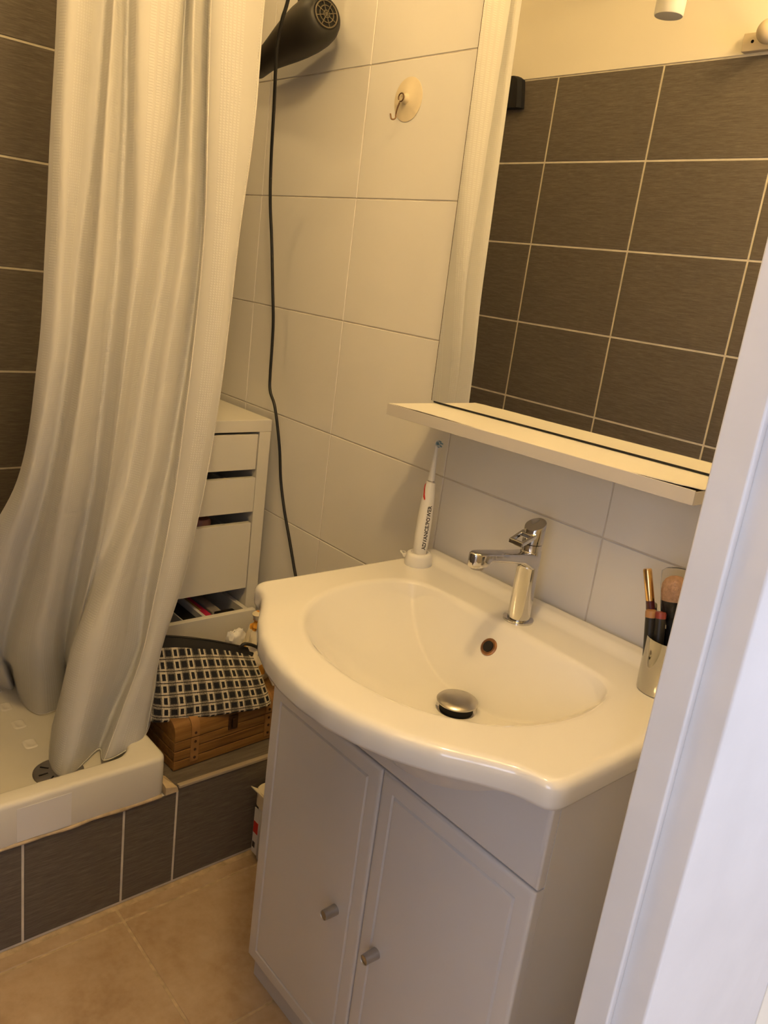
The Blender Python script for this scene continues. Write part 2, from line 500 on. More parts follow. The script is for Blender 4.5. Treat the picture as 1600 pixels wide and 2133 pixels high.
struct(multibox('window_1', [(3.09, 3.14, -.55, -.49, .95, 2.25), (3.09, 3.14, .59, .65, .95, 2.25), (3.09, 3.14, -.49, .59, .95, 1.01), (3.09, 3.14, -.49, .59, 2.19, 2.25)], 'paint'))
struct(multibox('window_2', [(1.55, 1.61, -3.04, -2.99, .95, 2.25), (2.69, 2.75, -3.04, -2.99, .95, 2.25), (1.61, 2.69, -3.04, -2.99, .95, 1.01), (1.61, 2.69, -3.04, -2.99, 2.19, 2.25)], 'paint'))

# ceiling lamp that lights the bathroom
lamp = thing('ceiling_lamp', 'round opal globe lamp glowing warm on the bathroom ceiling above the basin', 'lamp', (LAMP_POS[0], LAMP_POS[1], ZC))
r = .062
lath('globe', LAMP_POS, (0, 0, 1), [(-r, .001)] + [(-r * math.cos(a), r * math.sin(a)) for a in [PI * k / 20 for k in range(1, 20)]] + [(r, .001)], 'lamp', lamp, 32)
lath('ceiling_rose', (LAMP_POS[0], LAMP_POS[1], LAMP_POS[2] + r - .002), (0, 0, 1), [(0, .03), (.03, .034), (.045, .05), (ZC - LAMP_POS[2] - r + .002, .052)], 'white_plastic', lamp)

sl_ = thing('shower_downlight', 'small round recessed downlight glowing in the ceiling over the shower', 'lamp', (-.36, -.52, ZC))
v, f = lathe((-.36, -.52, ZC - .006), (0, 0, 1), [(.0058, .0562), (0, .0562), (0, .068), (.0058, .070)], 36, cap0=False, cap1=False)
mesh('bezel', v, f, 'white_plastic', sl_)
lath('lens', (-.36, -.52, ZC - .004), (0, 0, 1), [(0, .055), (.002, .055)], 'downlight', sl_, 36)

# ------------------------------------------------------------------ raised shower base
base = struct(box('trim_1', XE, .0786, YO, .0, 0, .236, 'cream_grout'))
rect_tiles(base, 'x', .0805, [YO, -.890, -.6855, -.4865], [.004, .237], 'brown_tile', .0052, -.004)
rect_tiles(base, 'x', .0805, [-.4865, -.3685], [.004, .2385], 'brown_tile', .0052, -.004)
rect_tiles(base, 'x', .0805, [-.3685, .0], [.004, .2455], 'brown_tile', .0052, -.004)
box('ledge_slab', XE, .0765, -.392, -.0005, .236, .2495, 'brown_ledge', base, .0008)
box('edge_strip', .0765, .0835, -.366, -.0005, .2445, .2515, 'edge_trim', base, .0012)
box('edge_strip', .0715, .0764, -.366, -.0005, .2496, .2505, 'edge_trim', base)
v = [Vector(p) for p in ((.0835, -.368, .239), (.0835, -.398, .239), (.034, -.398, .239), (.034, -.374, .239), (.083, -.371, .2505), (.083, -.3975, .257), (.036, -.3975, .266), (.036, -.3765, .251))]
mesh('cement_wedge', v, [(0, 1, 2, 3), (4, 5, 6, 7), (0, 1, 5, 4), (1, 2, 6, 5), (2, 3, 7, 6), (3, 0, 4, 7)], 'cement', base, False)
pts = [(.083 + .0015 * math.sin(k * 2.1), YO + .01 + k * .0295, .2415 + .0012 * math.sin(k * 1.3)) for k in range(26)]
tube('sealant_bead', pts, .0042, 'seal', base, 8, 2)

# ------------------------------------------------------------------ shower tray
tray = thing('shower_tray', 'white shower tray with dimpled floor on the brown tiled step', 'shower tray', (-.33, -.78, .2425))
cx, cy = (-.758 + .085) / 2, (YO + .004 - .3985) / 2
hx, hy = (.085 + .758) / 2, (-.3985 - YO - .004) / 2
ZT = .337; ZF = .291
rings = [rrect(cx, cy, hx - .002, hy, .022, .2425), rrect(cx, cy, hx, hy, .022, .25), rrect(cx, cy, hx, hy, .022, ZT - .010)]
for k in range(1, 5):
    a = PI / 2 * k / 4; rings.append(rrect(cx, cy, hx - .010 * (1 - math.cos(a)), hy - .010 * (1 - math.cos(a)), .022, ZT - .010 + .010 * math.sin(a)))
ix, iy = hx - .046, hy - .052
for k in range(0, 4):
    a = PI / 2 * k / 3; rings.append(rrect(cx, cy, ix + .010 - .010 * math.sin(a), iy + .010 - .010 * math.sin(a), .05, ZT - .010 * (1 - math.cos(a))))
rings.append(rrect(cx, cy, ix - .006, iy - .006, .05, ZF + .010))
for k in range(1, 5):
    a = PI / 2 * k / 4; rings.append(rrect(cx, cy, ix - .006 - .012 * math.sin(a), iy - .006 - .012 * math.sin(a), .05, ZF + .010 * (1 - math.sin(a)) ** 1.0))
v, f = loft(rings)
mesh('basin', v, f, 'tray', tray, True, None, 50)
gi = 0
gm = None
for i in range(6):
    for j in range(6):
        gx, gy = -.158 - .0855 * i + .0, -.598 - .0855 * j + (.0 if i % 2 == 0 else .003)
        if j == 0 and i == 0: pass
        rr = [rrect(0, 0, .019, .0135, .008, 0, 3), rrect(0, 0, .0175, .012, .007, .0012, 3), rrect(0, 0, .0135, .008, .005, .0016, 3), rrect(0, 0, .012, .0065, .004, .0008, 3)]
        if gm is None:
            v, f = loft(rr, False, True); o = mesh('grip_dimple', v, f, 'tray', tray, True); gm = o.data
        else:
            o = bpy.data.objects.new('grip_dimple', gm); COL.objects.link(o); o.parent = tray
        o.location = Vector((gx, gy, ZF)) - Vector(tray.location)
        o.rotation_euler = (0, 0, 0)
dr = lath('drain', (-.030, -.582, ZF - .0005), (0, 0, 1), [(0, .0485), (.0025, .0495), (.0045, .047), (.006, .03), (.0065, .001)], 'steel', tray, 40)
dr['label'] = 'grey metal drain cover'
for k in range(8):
    a = 2 * PI * k / 8
    box('slot', -.009, .009, -.0016, .0016, .0052, .0062, 'void', dr, mtx=Matrix.Translation((-.030 + .030 * math.cos(a), -.582 + .030 * math.sin(a), ZF)) @ Matrix.Rotation(a, 4, 'Z'))
p = box('repair_patch', .0848, .0855, -.698, -.597, .2475, .321, 'white_tile', tray, .0003)
p['label'] = 'paler square patch on the front face'

# ------------------------------------------------------------------ shower curtain
CURT = [[[-0.125,-0.5565,2.22],[-0.125,-0.5697,1.7121],[-0.125,-0.5772,1.5278],[-0.125,-0.5844,1.3304],[-0.125,-0.5973,1.1179],[-0.1651,-0.6208,0.8794],[-0.2655,-0.6945,0.6528],[-0.3738,-0.691,0.44],[-0.4662,-0.6623,0.3574],[-0.5264,-0.6418,0.295]],[[-0.095,-0.5446,2.22],[-0.095,-0.5554,1.7119],[-0.095,-0.5619,1.5296],[-0.095,-0.5673,1.3341],[-0.095,-0.5817,1.1232],[-0.125,-0.6102,0.8897],[-0.2001,-0.6438,0.6697],[-0.2812,-0.6416,0.4714],[-0.3503,-0.6011,0.3736],[-0.3953,-0.5695,0.295]],[[-0.1058,-0.4701,2.22],[-0.1058,-0.4995,1.7291],[-0.1058,-0.5111,1.5404],[-0.1058,-0.5321,1.3377],[-0.1058,-0.5501,1.1224],[-0.1404,-0.5729,0.883],[-0.2269,-0.5967,0.6525],[-0.3204,-0.6031,0.4451],[-0.4,-0.5707,0.3604],[-0.452,-0.5473,0.295]],[[-0.0798,-0.4777,2.22],[-0.0797,-0.4992,1.7256],[-0.0798,-0.5086,1.5397],[-0.0797,-0.5231,1.3402],[-0.0797,-0.542,1.1268],[-0.1054,-0.5667,0.8922],[-0.1695,-0.5862,0.6725],[-0.2387,-0.6001,0.4817],[-0.2977,-0.5774,0.3786],[-0.3362,-0.5614,0.295]],[[-0.0537,-0.487,2.22],[-0.0537,-0.5016,1.7214],[-0.0537,-0.509,1.5384],[-0.0537,-0.5177,1.3422],[-0.0537,-0.536,1.1312],[-0.0743,-0.5579,0.9002],[-0.1258,-0.5696,0.6864],[-0.1813,-0.5787,0.5032],[-0.2286,-0.5601,0.3892],[-0.2595,-0.5473,0.295]],[[-0.07,-0.4735,2.22],[-0.07,-0.4819,1.7291],[-0.07,-0.4847,1.5441],[-0.07,-0.4913,1.3445],[-0.07,-0.5083,1.1294],[-0.0896,-0.5246,0.8937],[-0.1387,-0.5372,0.6767],[-0.1917,-0.5403,0.4901],[-0.2368,-0.5156,0.3832],[-0.2663,-0.4976,0.295]],[[-0.0895,-0.4608,2.22],[-0.0895,-0.4622,1.7374],[-0.0895,-0.4602,1.55],[-0.0895,-0.4636,1.3469],[-0.0895,-0.4794,1.1272],[-0.1128,-0.4919,0.8851],[-0.1711,-0.4995,0.6588],[-0.2341,-0.4993,0.4618],[-0.2877,-0.4698,0.3694],[-0.3227,-0.4483,0.295]],[[-0.044,-0.4627,2.22],[-0.044,-0.4583,1.7322],[-0.044,-0.4555,1.5489],[-0.044,-0.4534,1.3505],[-0.044,-0.4707,1.1347],[-0.0611,-0.4849,0.8989],[-0.1038,-0.4993,0.684],[-0.1499,-0.5145,0.5035],[-0.1892,-0.5157,0.3891],[-0.2148,-0.5197,0.295]],[[-0.0473,-0.355,2.22],[-0.0473,-0.3893,1.752],[-0.0473,-0.401,1.5601],[-0.0473,-0.4274,1.3534],[-0.0473,-0.4572,1.1346],[-0.0623,-0.4767,0.898],[-0.0999,-0.4918,0.6844],[-0.1405,-0.515,0.5078],[-0.1752,-0.5261,0.391],[-0.1977,-0.5383,0.295]],[[-0.0927,-0.345,2.22],[-0.0928,-0.3582,1.767],[-0.0928,-0.3587,1.5709],[-0.0928,-0.373,1.3576],[-0.0928,-0.4012,1.1291],[-0.089,-0.4358,0.888],[-0.0795,-0.4891,0.6916],[-0.0692,-0.5445,0.5468],[-0.0605,-0.57,0.41],[-0.0548,-0.5907,0.295]],[[-0.0537,-0.365,2.22],[-0.0537,-0.3594,1.7613],[-0.0537,-0.3535,1.5701],[-0.0537,-0.3531,1.3621],[-0.0537,-0.3768,1.1361],[-0.0485,-0.4077,0.8972],[-0.0353,-0.4658,0.7047],[-0.0211,-0.5096,0.5611],[-0.009,-0.5445,0.4163],[-0.0011,-0.5726,0.295]],[[-0.0732,-0.3307,2.22],[-0.0733,-0.3209,1.7748],[-0.0733,-0.3128,1.5793],[-0.0733,-0.3101,1.3662],[-0.0733,-0.324,1.1346],[-0.0722,-0.3578,0.8874],[-0.0695,-0.3913,0.6806],[-0.0666,-0.4069,0.5179],[-0.0642,-0.4505,0.3968],[-0.0626,-0.4861,0.297]],[[-0.035,-0.3479,2.22],[-0.035,-0.3363,1.7652],[-0.035,-0.3291,1.5742],[-0.035,-0.3233,1.3667],[-0.035,-0.3336,1.1404],[-0.0316,-0.3538,0.8983],[-0.0232,-0.387,0.6973],[-0.0142,-0.4155,0.5437],[-0.0064,-0.4619,0.4157],[-0.0014,-0.4994,0.31]],[[-0.01,-0.3114,2.22],[-0.01,-0.3045,1.7707],[-0.01,-0.2983,1.5793],[-0.01,-0.2967,1.3712],[-0.01,-0.3055,1.1452],[-0.0082,-0.3268,0.9029],[-0.0036,-0.3627,0.701],[0.0014,-0.3963,0.5466],[0.0056,-0.4276,0.4256],[0.0083,-0.4532,0.325]],[[-0.015,-0.2302,2.22],[-0.015,-0.2443,1.7883],[-0.015,-0.2458,1.5903],[-0.015,-0.26,1.3753],[-0.015,-0.2741,1.1454],[-0.0144,-0.2962,0.8991],[-0.013,-0.3326,0.6929],[-0.0114,-0.3758,0.5363],[-0.01,-0.3926,0.4283],[-0.0092,-0.4064,0.338]],[[-0.045,-0.2214,2.22],[-0.045,-0.2364,1.7946],[-0.045,-0.2383,1.5932],[-0.045,-0.2531,1.3746],[-0.045,-0.2678,1.1408],[-0.0485,-0.2883,0.8892],[-0.0574,-0.3214,0.6745],[-0.067,-0.3591,0.5073],[-0.0751,-0.3567,0.4225],[-0.0804,-0.3554,0.352]]]
PER = 14
nf = len(CURT); nl = len(CURT[0])
cols = []
VP = 12
for cset in CURT:                          # refine each fold line in height
    cols.append(catmull(cset, VP))
nv = len(cols[0]); rows = []
for j in range(nv):
    line = [c[j] for c in cols]
    rows.append(catmull(line, PER))
nu = len(rows[0])
mid = rows[nv // 2]
acc = [0.]
for k in range(1, nu):
    d = 0
    for jj in (nv // 4, nv // 2, 3 * nv // 4): d += (rows[jj][k] - rows[jj][k - 1]).length
    acc.append(acc[-1] + d / 3)
import mathutils.noise as mnz
verts = []
for j in range(nv):
    for k in range(nu):
        p = rows[j][k].copy()
        s = acc[k]; low = j / nv
        wv = .0022 * mnz.noise(Vector((s * 38, p.z * 3.2, 0))) + .0045 * low * mnz.noise(Vector((s * 14, p.z * 6, 4)))
        p.x += wv; p.y += .3 * wv
        verts.append(p)
faces = []
hemcol = (nf - 4) * PER                     # the sewn band at the right edge starts at fold line f9
for j in range(nv - 1):
    for k in range(nu - 1):
        faces.append((j * nu + k, j * nu + k + 1, (j + 1) * nu + k + 1, (j + 1) * nu + k))
curtain = thing('shower_curtain', 'white waffle weave shower curtain hanging in folds into the shower tray', 'curtain', (-.06, -.42, .295))
me = bpy.data.meshes.new('cloth'); me.from_pydata([tuple(p) for p in verts], [], faces)
uvl = me.uv_layers.new(name='UVMap')
for lp in me.loops:
    i = lp.vertex_index; uvl.data[lp.index].uv = (acc[i % nu], verts[i].z)
for pl in me.polygons: pl.use_smooth = True
cl = link('cloth', me, 'curtain', curtain)
sd = cl.modifiers.new('thickness', 'SOLIDIFY'); sd.thickness = .0009; sd.offset = 0
# sewn edges: vertical seam at the flap and bottom hem
def strip(name, idx, r):
    return tube(name, [verts[i] for i in idx], r, 'hem', curtain, 6, 1)
strip('hem', [(nv - 1) * nu + k for k in range(0, nu, 3)], .0016)
strip('side_seam', [j * nu + (nf - 4) * PER for j in range(0, nv, 2)], .0013)
strip('side_seam', [j * nu + (nf - 2) * PER for j in range(0, nv, 2)], .0013)
rail = thing('curtain_rail', 'white curtain rail carrying the shower curtain across the shower', 'rail', (-.06, -.58, 2.25))
lath('rod', (-.06, YO + .003, 2.25), (0, 1, 0), [(0, .012), (-YO - .006, .012)], 'white_plastic', rail)
top = rows[0]
for q in range(9):
    p = top[int((q + .5) * nu / 9)]
    ring = [Vector((-.06 + (.0165) * math.cos(2 * PI * k / 20), p.y, 2.243 + .022 * math.sin(2 * PI * k / 20))) for k in range(21)]
    v, f = tubedata(ring, .0018, 6); mesh('curtain_ring', v, f, 'white_plastic', rail)

# ------------------------------------------------------------------ drawer unit
DX = -.21
unit = thing('drawer_unit', 'narrow white drawer unit behind the curtain with its lowest visible drawer pulled out', 'drawer unit', (-.46, -.19, .25))
box('top_panel', -.745, DX, -.374, -.019, .949, .978, 'foil', unit, .0012)
box('side_panel', -.745, DX, -.052, -.020, .2505, .949, 'foil', unit, .001)
box('side_panel', -.745, DX, -.373, -.341, .2505, .949, 'foil', unit, .001)
box('back_panel', -.745, -.735, -.341, -.052, .2505, .949, 'foil', unit)
box('plinth_panel', -.745, DX - .004, -.341, -.052, .2505, .29, 'foil', unit)
def drawer(z0, z1, pull, depth=.42, deep=None):
    x1 = DX - .001 + pull
    d = box('drawer', x1 - .016, x1, -.338, -.055, z0, z1, 'foil', unit, .001)
    zb = z0 + .012; zs = z1 - .012 if deep is None else deep
    multibox('drawer_box', [(x1 - depth, x1 - .016, -.072, -.060, zb, zs), (x1 - depth, x1 - .016, -.333, -.321, zb, zs), (x1 - depth, x1 - depth + .012, -.321, -.072, zb, zs), (x1 - depth, x1 - .016, -.321, -.072, zb, zb + .006)], 'foil', d)
    return d
drawer(.856, .943, 0.0, deep=.90)
drawer(.749, .836, .004, deep=.80)
drawer(.545, .719, .001, deep=.68)
drawer(.345, .508, .055, deep=.500)
# things in the open drawer and in the gap above
X0 = -.165
def put(o, label, cat, group=None): return tag(o, label, cat, group)
DB = .3635
put(box('card_box', -.42, -.176, -.232, -.229, DB, .492, 'white_plastic', None, origin=(-.3, -.231, DB)), 'thin white divider board upright at the left of the open drawer', 'divider')
put(box('storage_case', -.40, -.178, -.222, -.186, DB, .486, 'black', None, .003, origin=(-.29, -.204, DB)), 'black upright case between the two white boards in the open drawer', 'case')
put(box('card_divider', -.42, -.176, -.182, -.174, DB, .497, 'white_plastic', None, origin=(-.3, -.178, DB)), 'white divider board beside the red packet in the open drawer', 'divider')
pk = thing('cardboard_packet', 'red and ochre cardboard packet standing in the open drawer', 'packet', (-.27, -.158, DB))
box('carton', -.40, -.178, -.170, -.147, DB, .488, 'pink', pk, .001)
box('printed_panel', -.385, -.245, -.1705, -.158, .4872, .4886, 'yellow_card', pk)
put(box('sachet_box', -.41, -.215, -.143, -.116, DB, .492, 'grey_card', None, .003, origin=(-.31, -.13, DB)), 'grey soft packet beside the red packet in the open drawer', 'packet')
br = thing('hair_clip', 'black toothed hair clip at the front right of the open drawer', 'hair clip', (-.20, -.10, DB))
box('clip_body', -.215, -.185, -.140, -.086, DB, .494, 'black', br, .004)
for k in range(6):
    box('tooth', -.183, -.180, -.138 + k * .009, -.134 + k * .009, .470, .500, 'black', br)
cp = lath('powder_compact', (-.262, -.168, .5635), (0, 0, 1), [(0, .024), (.002, .026), (.158, .026), (.164, .022), (.165, .001)], 'blush', None, 28, origin=(-.262, -.168, .5635))
tag(cp, 'dusky pink round pot in the drawer above the open one', 'pot')

# ------------------------------------------------------------------ wooden chest
cxa, cxb, cya, cyb = -.125, .030, -.355, -.060
chest = thing('wooden_chest', 'small stained wooden treasure chest on the tiled ledge under the tweed bag', 'chest', ((cxa + cxb) / 2, (cya + cyb) / 2, .2505))
rotc = Matrix.Translation((.03, -.355, 0)) @ Matrix.Rotation(math.radians(2.2), 4, 'Z') @ Matrix.Translation((-.03, .355, 0))
def crot(o):
    o.data.transform(rotc); return o
zz = [.2505, .2742, .2983, .3225]
crot(box('core', cxa + .004, cxb - .004, cya + .004, cyb - .004, .2507, .3222, 'void', chest))
for k in range(3):
    crot(box('plank', cxb - .005, cxb, cya, cyb, zz[k] + .0010, zz[k + 1] - .0016, 'pine', chest, .0012))
    crot(box('plank', cxa, cxb - .0052, cya, cya + .005, zz[k] + .0010, zz[k + 1] - .0016, 'pine', chest, .0012))
    crot(box('plank', cxa, cxb - .0052, cyb - .005, cyb, zz[k] + .0010, zz[k + 1] - .0016, 'pine', chest, .0012))
# arched lid
prof = []
NA = 14
for k in range(NA + 1):
    a = PI * k / NA
    prof.append(((cxa + cxb) / 2 + (cxb - cxa) / 2 * math.copysign(abs(math.cos(a)) ** .62, math.cos(a)), .3235 + .016 + .032 * math.sin(a) ** .75))
prof = [(cxb, .3235)] + prof + [(cxa, .3235)]
v, f = loft([[Vector((x, y, z)) for x, z in prof] for y in (cya, cyb)])
lid = crot(mesh('lid', v, f, 'pine', chest, True, None, 35))
for yy in (-.3055, -.1095):
    st = crot(box('strap', cxb - .002, cxb + .0022, yy - .010, yy + .010, .262, .322, 'strap', chest, .001))
    sl = crot(mesh('lid_strap', *loft([[Vector((cxb + (x - cxb) * 1.0 + (.0022 if x > (cxa + cxb) / 2 else -.0022), y, z + .002)) for x, z in prof] for y in (yy - .010, yy + .010)]), 'strap', chest, True, None, 35))
    for zc in (.272, .292, .312, .334):
        crot(lath('rivet', (cxb + .001, yy, zc), (1, 0, 0), [(0, .0035), (.0022, .0032), (.0034, .001)], 'bronze', st if zc < .32 else sl, 12))
cp_ = crot(box('clasp', cxb - .001, cxb + .003, -.2215, -.1965, .312, .349, 'bronze', chest, .002))
crot(box('clasp_hook', cxb + .003, cxb + .007, -.2135, -.2045, .318, .342, 'bronze', cp_, .0015))

# ------------------------------------------------------------------ tweed toilet bag on the chest
bag = thing('toilet_bag', 'bulging black and cream tweed toilet bag with black zip lying on the wooden chest', 'bag', (-.01, -.26, .376))
def bagpt(s, h, d):
    """s 0..1 left to right, h 0..1 bottom to top, d -1 back .. 1 front"""
    bl, br_, tl, tr_ = Vector((.000, -.392, .347)), Vector((.060, -.119, .350)), Vector((-.042, -.376, .524)), Vector((.002, -.128, .455))
    p = bl.lerp(br_, s).lerp(tl.lerp(tr_, s), h)
    back = Vector((-.105, .004, .036 * (1 - h) ** 2))
    wdt = (1 - .80 * h ** 1.6)
    return p + back * (.5 - .5 * d * wdt) + Vector((.0, 0, .008 * math.sin(PI * s) * h))
NS, NH = 40, 24
def sect(s):
    ring = []
    e = 1 - abs(2 * s - 1) ** 7
    ins = .72 + .28 * e ** .5
    for k in range(NH):                     # front, bottom to top
        h = k / (NH - 1)
        bul = 1 + .16 * math.sin(PI * h) * math.sin(PI * s) ** .5 + .05 * mnz.noise(Vector((s * 7, h * 6, 1)))
        ring.append(bagpt(s, .012 + .975 * h if e > 0 else h, ins * bul * min(1, .72 + h * 4)))
    for k in range(NH):
        h = 1 - k / (NH - 1)
        ring.append(bagpt(s, h, -ins * (1 + .16 * math.sin(PI * h)) * min(1, .72 + h * 4)))
    return ring
rings = [sect(.004 + .992 * k / NS) for k in range(NS + 1)]
v, f = loft(rings)
me = bpy.data.meshes.new('fabric_body'); me.from_pydata([tuple(x) for x in v], [], f)
uvl = me.uv_layers.new(name='UVMap'); n = 2 * NH
for pl in me.polygons:
    for li in pl.loop_indices:
        i = me.loops[li].vertex_index; rI, c = divmod(i, n); h = (c if c < NH else 2 * NH - 1 - c) / (NH - 1)
        uvl.data[li].uv = (rI / NS * .285, h * .20 - .03 * (rI / NS) * h)
smooth(me, 75); link('fabric_body', me, 'tweed', bag)
zp = [bagpt(s, 1.0, .0) + Vector((.0, 0, .004)) for s in [k / 20 for k in range(21)]]
zr = []
for i, p in enumerate(zp):
    zr.append([p + Vector((dx, 0, dz)) for dx, dz in ((.020, -.017), (.013, -.004), (.0, .003), (-.013, -.004), (-.020, -.017), (0, -.018))])
v, f = loft(zr); zb = mesh('zip_band', v, f, 'zip_black', bag, True, None, 50)
tube('zip', [p + Vector((.002, 0, .003)) for p in zp[1:-1]], .0022, 'black_soft', zb, 6, 1)
mesh('end_tab', *tubedata(catmull([zp[0] + Vector((.01, .01, -.006)), zp[0] + Vector((.02, -.012, -.004)), zp[0] + Vector((.02, -.028, -.03)), zp[0] + Vector((.02, -.03, -.055))], 6), .012, 8, .35), 'black', bag)
lp = [zp[-4] + Vector((.012, 0, .002)), zp[-3] + Vector((.014, .0, .016)), zp[-1] + Vector((.018, .008, .010)), zp[-1] + Vector((.022, .028, -.028)), zp[-1] + Vector((.026, .048, -.070)), zp[-1] + Vector((.028, .054, -.086))]
tube('wrist_loop', lp, .0042, 'black', bag, 8, 8)
tube('lining_edge', [p + Vector((.006, -.004, -.010)) for p in lp[2:]], .0030, 'white_plastic', bag, 8, 8)

# pale leafy cloth peeping out behind the loop
def cloth_lump(name, c, rx, ry, rz, mat, parent=None, seed=0, n=26, m=18, amp=.22, freq=3.0, origin=None, topn=0.):
    rings = []
    for i in range(m + 1):
        a = PI * i / m; ring = []
        for k in range(n):
            b_ = 2 * PI * k / n
            d = Vector((math.sin(a) * math.cos(b_), math.sin(a) * math.sin(b_), -math.cos(a)))
            q = 1 + amp * mnz.noise(d * freq + Vector((seed, 0, 0))) + amp * .4 * abs(mnz.noise(d * freq * 2.7 + Vector((0, seed, 0))))
            sh = 1 - topn * max(0, d.z) ** 1.3
            ring.append(Vector((c[0] + d.x * rx * q * sh, c[1] + d.y * ry * q * sh, c[2] + d.z * rz * (1 if d.z < 0 else q))))
        rings.append(ring)
    v, f = loft(rings)
    return mesh(name, v, f, mat, parent, True, origin, 80)

flo = thing('floral_pouch', 'crumpled cloth pouch with orange flowers standing between tweed bag and basin', 'pouch', (-.055, -.095, .376))
cloth_lump('pouch_body', (-.060, -.098, .448), .035, .047, .085, 'floral', flo, 3.3, 30, 22, .35, 2.6, topn=.55)
lath('gathered_neck', (-.055, -.108, .518), (0, -.15, 1), [(0, .018), (.010, .0115), (.016, .0105), (.022, .013), (.032, .015), (.0335, .001)], 'floral', flo, 20)
tube('drawstring', [(-.043, -.108 + .0, .5335)] + [(-.055 + .0125 * math.cos(a), -.110 + .0125 * math.sin(a), .5335) for a in [2 * PI * k / 12 for k in range(1, 13)]], .0016, 'strap', flo, 6, 3)
cl2 = cloth_lump('leafy_cloth', (-.092, -.145, .468), .014, .024, .028, 'white_plastic', None, 9.1, 20, 12, .6, 3.0, origin=(-.092, -.150, .46))
tag(cl2, 'crumpled white cloth tucked between the tweed bag and the floral pouch', 'cloth')

# ------------------------------------------------------------------ plastic tub beside the vanity
tub = thing('plastic_tub', 'cream lidded plastic tub on the floor between tiled step and vanity', 'tub', (.20, -.105, .0005))
tx0, tx1, ty0, ty1 = .094, .29, -.184, -.03
tcx, tcy, thx, thy = (tx0 + tx1) / 2, (ty0 + ty1) / 2, (tx1 - tx0) / 2, (ty1 - ty0) / 2
rings = [rrect(tcx, tcy, thx - .012, thy - .012, .02, .001), rrect(tcx, tcy, thx - .009, thy - .009, .022, .006), rrect(tcx, tcy, thx - .005, thy - .005, .022, .150), rrect(tcx, tcy, thx - .005, thy - .005, .022, .186)]
v, f = loft(rings); mesh('tub_body', v, f, 'white_plastic', tub)
rings = [rrect(tcx, tcy, thx - .0035, thy - .0035, .022, .150), rrect(tcx, tcy, thx - .001, thy - .001, .022, .152), rrect(tcx, tcy, thx - .001, thy - .001, .022, .184), rrect(tcx, tcy, thx, thy, .022, .188), rrect(tcx, tcy, thx - .002, thy - .002, .022, .192)]
v, f = loft(rings); ld = mesh('lid', v, f, 'cream_plastic', tub)
v = [Vector((tx0 + .012, ty0 + .004, .1895)), Vector((tx0 - .004, ty0 - .004, .1895)), Vector((tx0 + .05, ty0 - .003, .1895)), Vector((tx0 + .012, ty0 + .004, .1925)), Vector((tx0 - .004, ty0 - .004, .1925)), Vector((tx0 + .05, ty0 - .003, .1925))]
mesh('lid_tab', v, [(0, 1, 2), (3, 4, 5), (0, 1, 4, 3), (1, 2, 5, 4), (2, 0, 3, 5)], 'cream_plastic', ld, False)
lb = box('label', tx0 + .008, tx0 + .028, ty0 + .0042, ty0 + .0062, .02, .14, 'white_plastic', tub)
box('red_print', tx0 + .009, tx0 + .027, ty0 + .0037, ty0 + .006, .075, .105, 'red', lb)
box('dark_print', tx0 + .010, tx0 + .020, ty0 + .0037, ty0 + .006, .035, .050, 'ink', lb)

# ------------------------------------------------------------------ washbasin
BC = Vector((.688, -.27))
half = [(.0001, -.5385), (.05, -.535), (.10, -.524), (.15, -.505), (.20, -.476), (.24, -.446), (.270, -.4265), (.290, -.4195), (.306, -.4165), (.3155, -.409), (.319, -.396), (.319, -.35), (.319, -.25), (.319, -.12), (.319, -.004)]
out = [(BC.x + d, y) for d, y in half] + [(BC.x - d, y) for d, y in half[::-1]]
bowl = [(.0001, -.4625), (.06, -.457), (.11, -.441), (.155, -.413), (.195, -.373), (.221, -.32), (.2325, -.265), (.230, -.215), (.217, -.170), (.190, -.1435), (.14, -.1365), (.07, -.1355), (.0001, -.1355)]
bw = [(.682 + d, y) for d, y in bowl] + [(.682 - d, y) for d, y in bowl[::-1]]
NT = 360
def polar(poly, c, smoothn=0):
    res = []
    cl_ = [Vector(p) for p in poly]
    for k in range(NT):
        a = 2 * PI * k / NT - PI / 2
        d = Vector((math.cos(a), math.sin(a))); best = 1e-3
        for i in range(len(cl_)):
            p, q = cl_[i] - c, cl_[(i + 1) % len(cl_)] - c
            e = q - p; den = d.x * e.y - d.y * e.x
            if abs(den) < 1e-12: continue
            tt = (p.x * e.y - p.y * e.x) / den; ss = (p.x * d.y - p.y * d.x) / den
            if tt > 0 and -1e-6 <= ss <= 1 + 1e-6: best = max(best, tt)
        res.append(best)
    for _ in range(smoothn):
        res = [(res[k - 1] + 2 * res[k] + res[(k + 1) % NT]) / 4 for k in range(NT)]
    return [c + Vector((math.cos(2 * PI * k / NT - PI / 2), math.sin(2 * PI * k / NT - PI / 2))) * res[k] for k in range(NT)]
def dense(poly, per=6):
    n = len(poly); P4 = [Vector(p) for p in poly]; o_ = []
    for i in range(n):
        p0, p1, p2, p3 = P4[i - 1], P4[i], P4[(i + 1) % n], P4[(i + 2) % n]
        for k in range(per):
            s = k / per
            o_.append(.5 * ((2 * p1) + (p2 - p0) * s + (2 * p0 - 5 * p1 + 4 * p2 - p3) * s * s + (3 * p1 - p0 - 3 * p2 + p3) * s ** 3))
    return o_
C2 = Vector((.685, -.255))
O_ = polar(out, C2, 1)
B_ = polar(dense(bw), C2, 4)
def off(P, c, d):                         # move each outline point towards the centre by d metres
    return [p + (c - p).normalized() * d for p in P]
def at(P, z): return [Vector((p.x, p.y, z(p) if callable(z) else z)) for p in P]
ZR = .840
def lipz(p):                              # raised lip along the wall
    s = min(1, max(0, (p.y + .058) / .020)); return ZR + .011 * s * s * (3 - 2 * s)
DC = Vector((.700, -.243))
rings = []
def mixp(A, Bq, s): return [a.lerp(b_, s) for a, b_ in zip(A, Bq)]
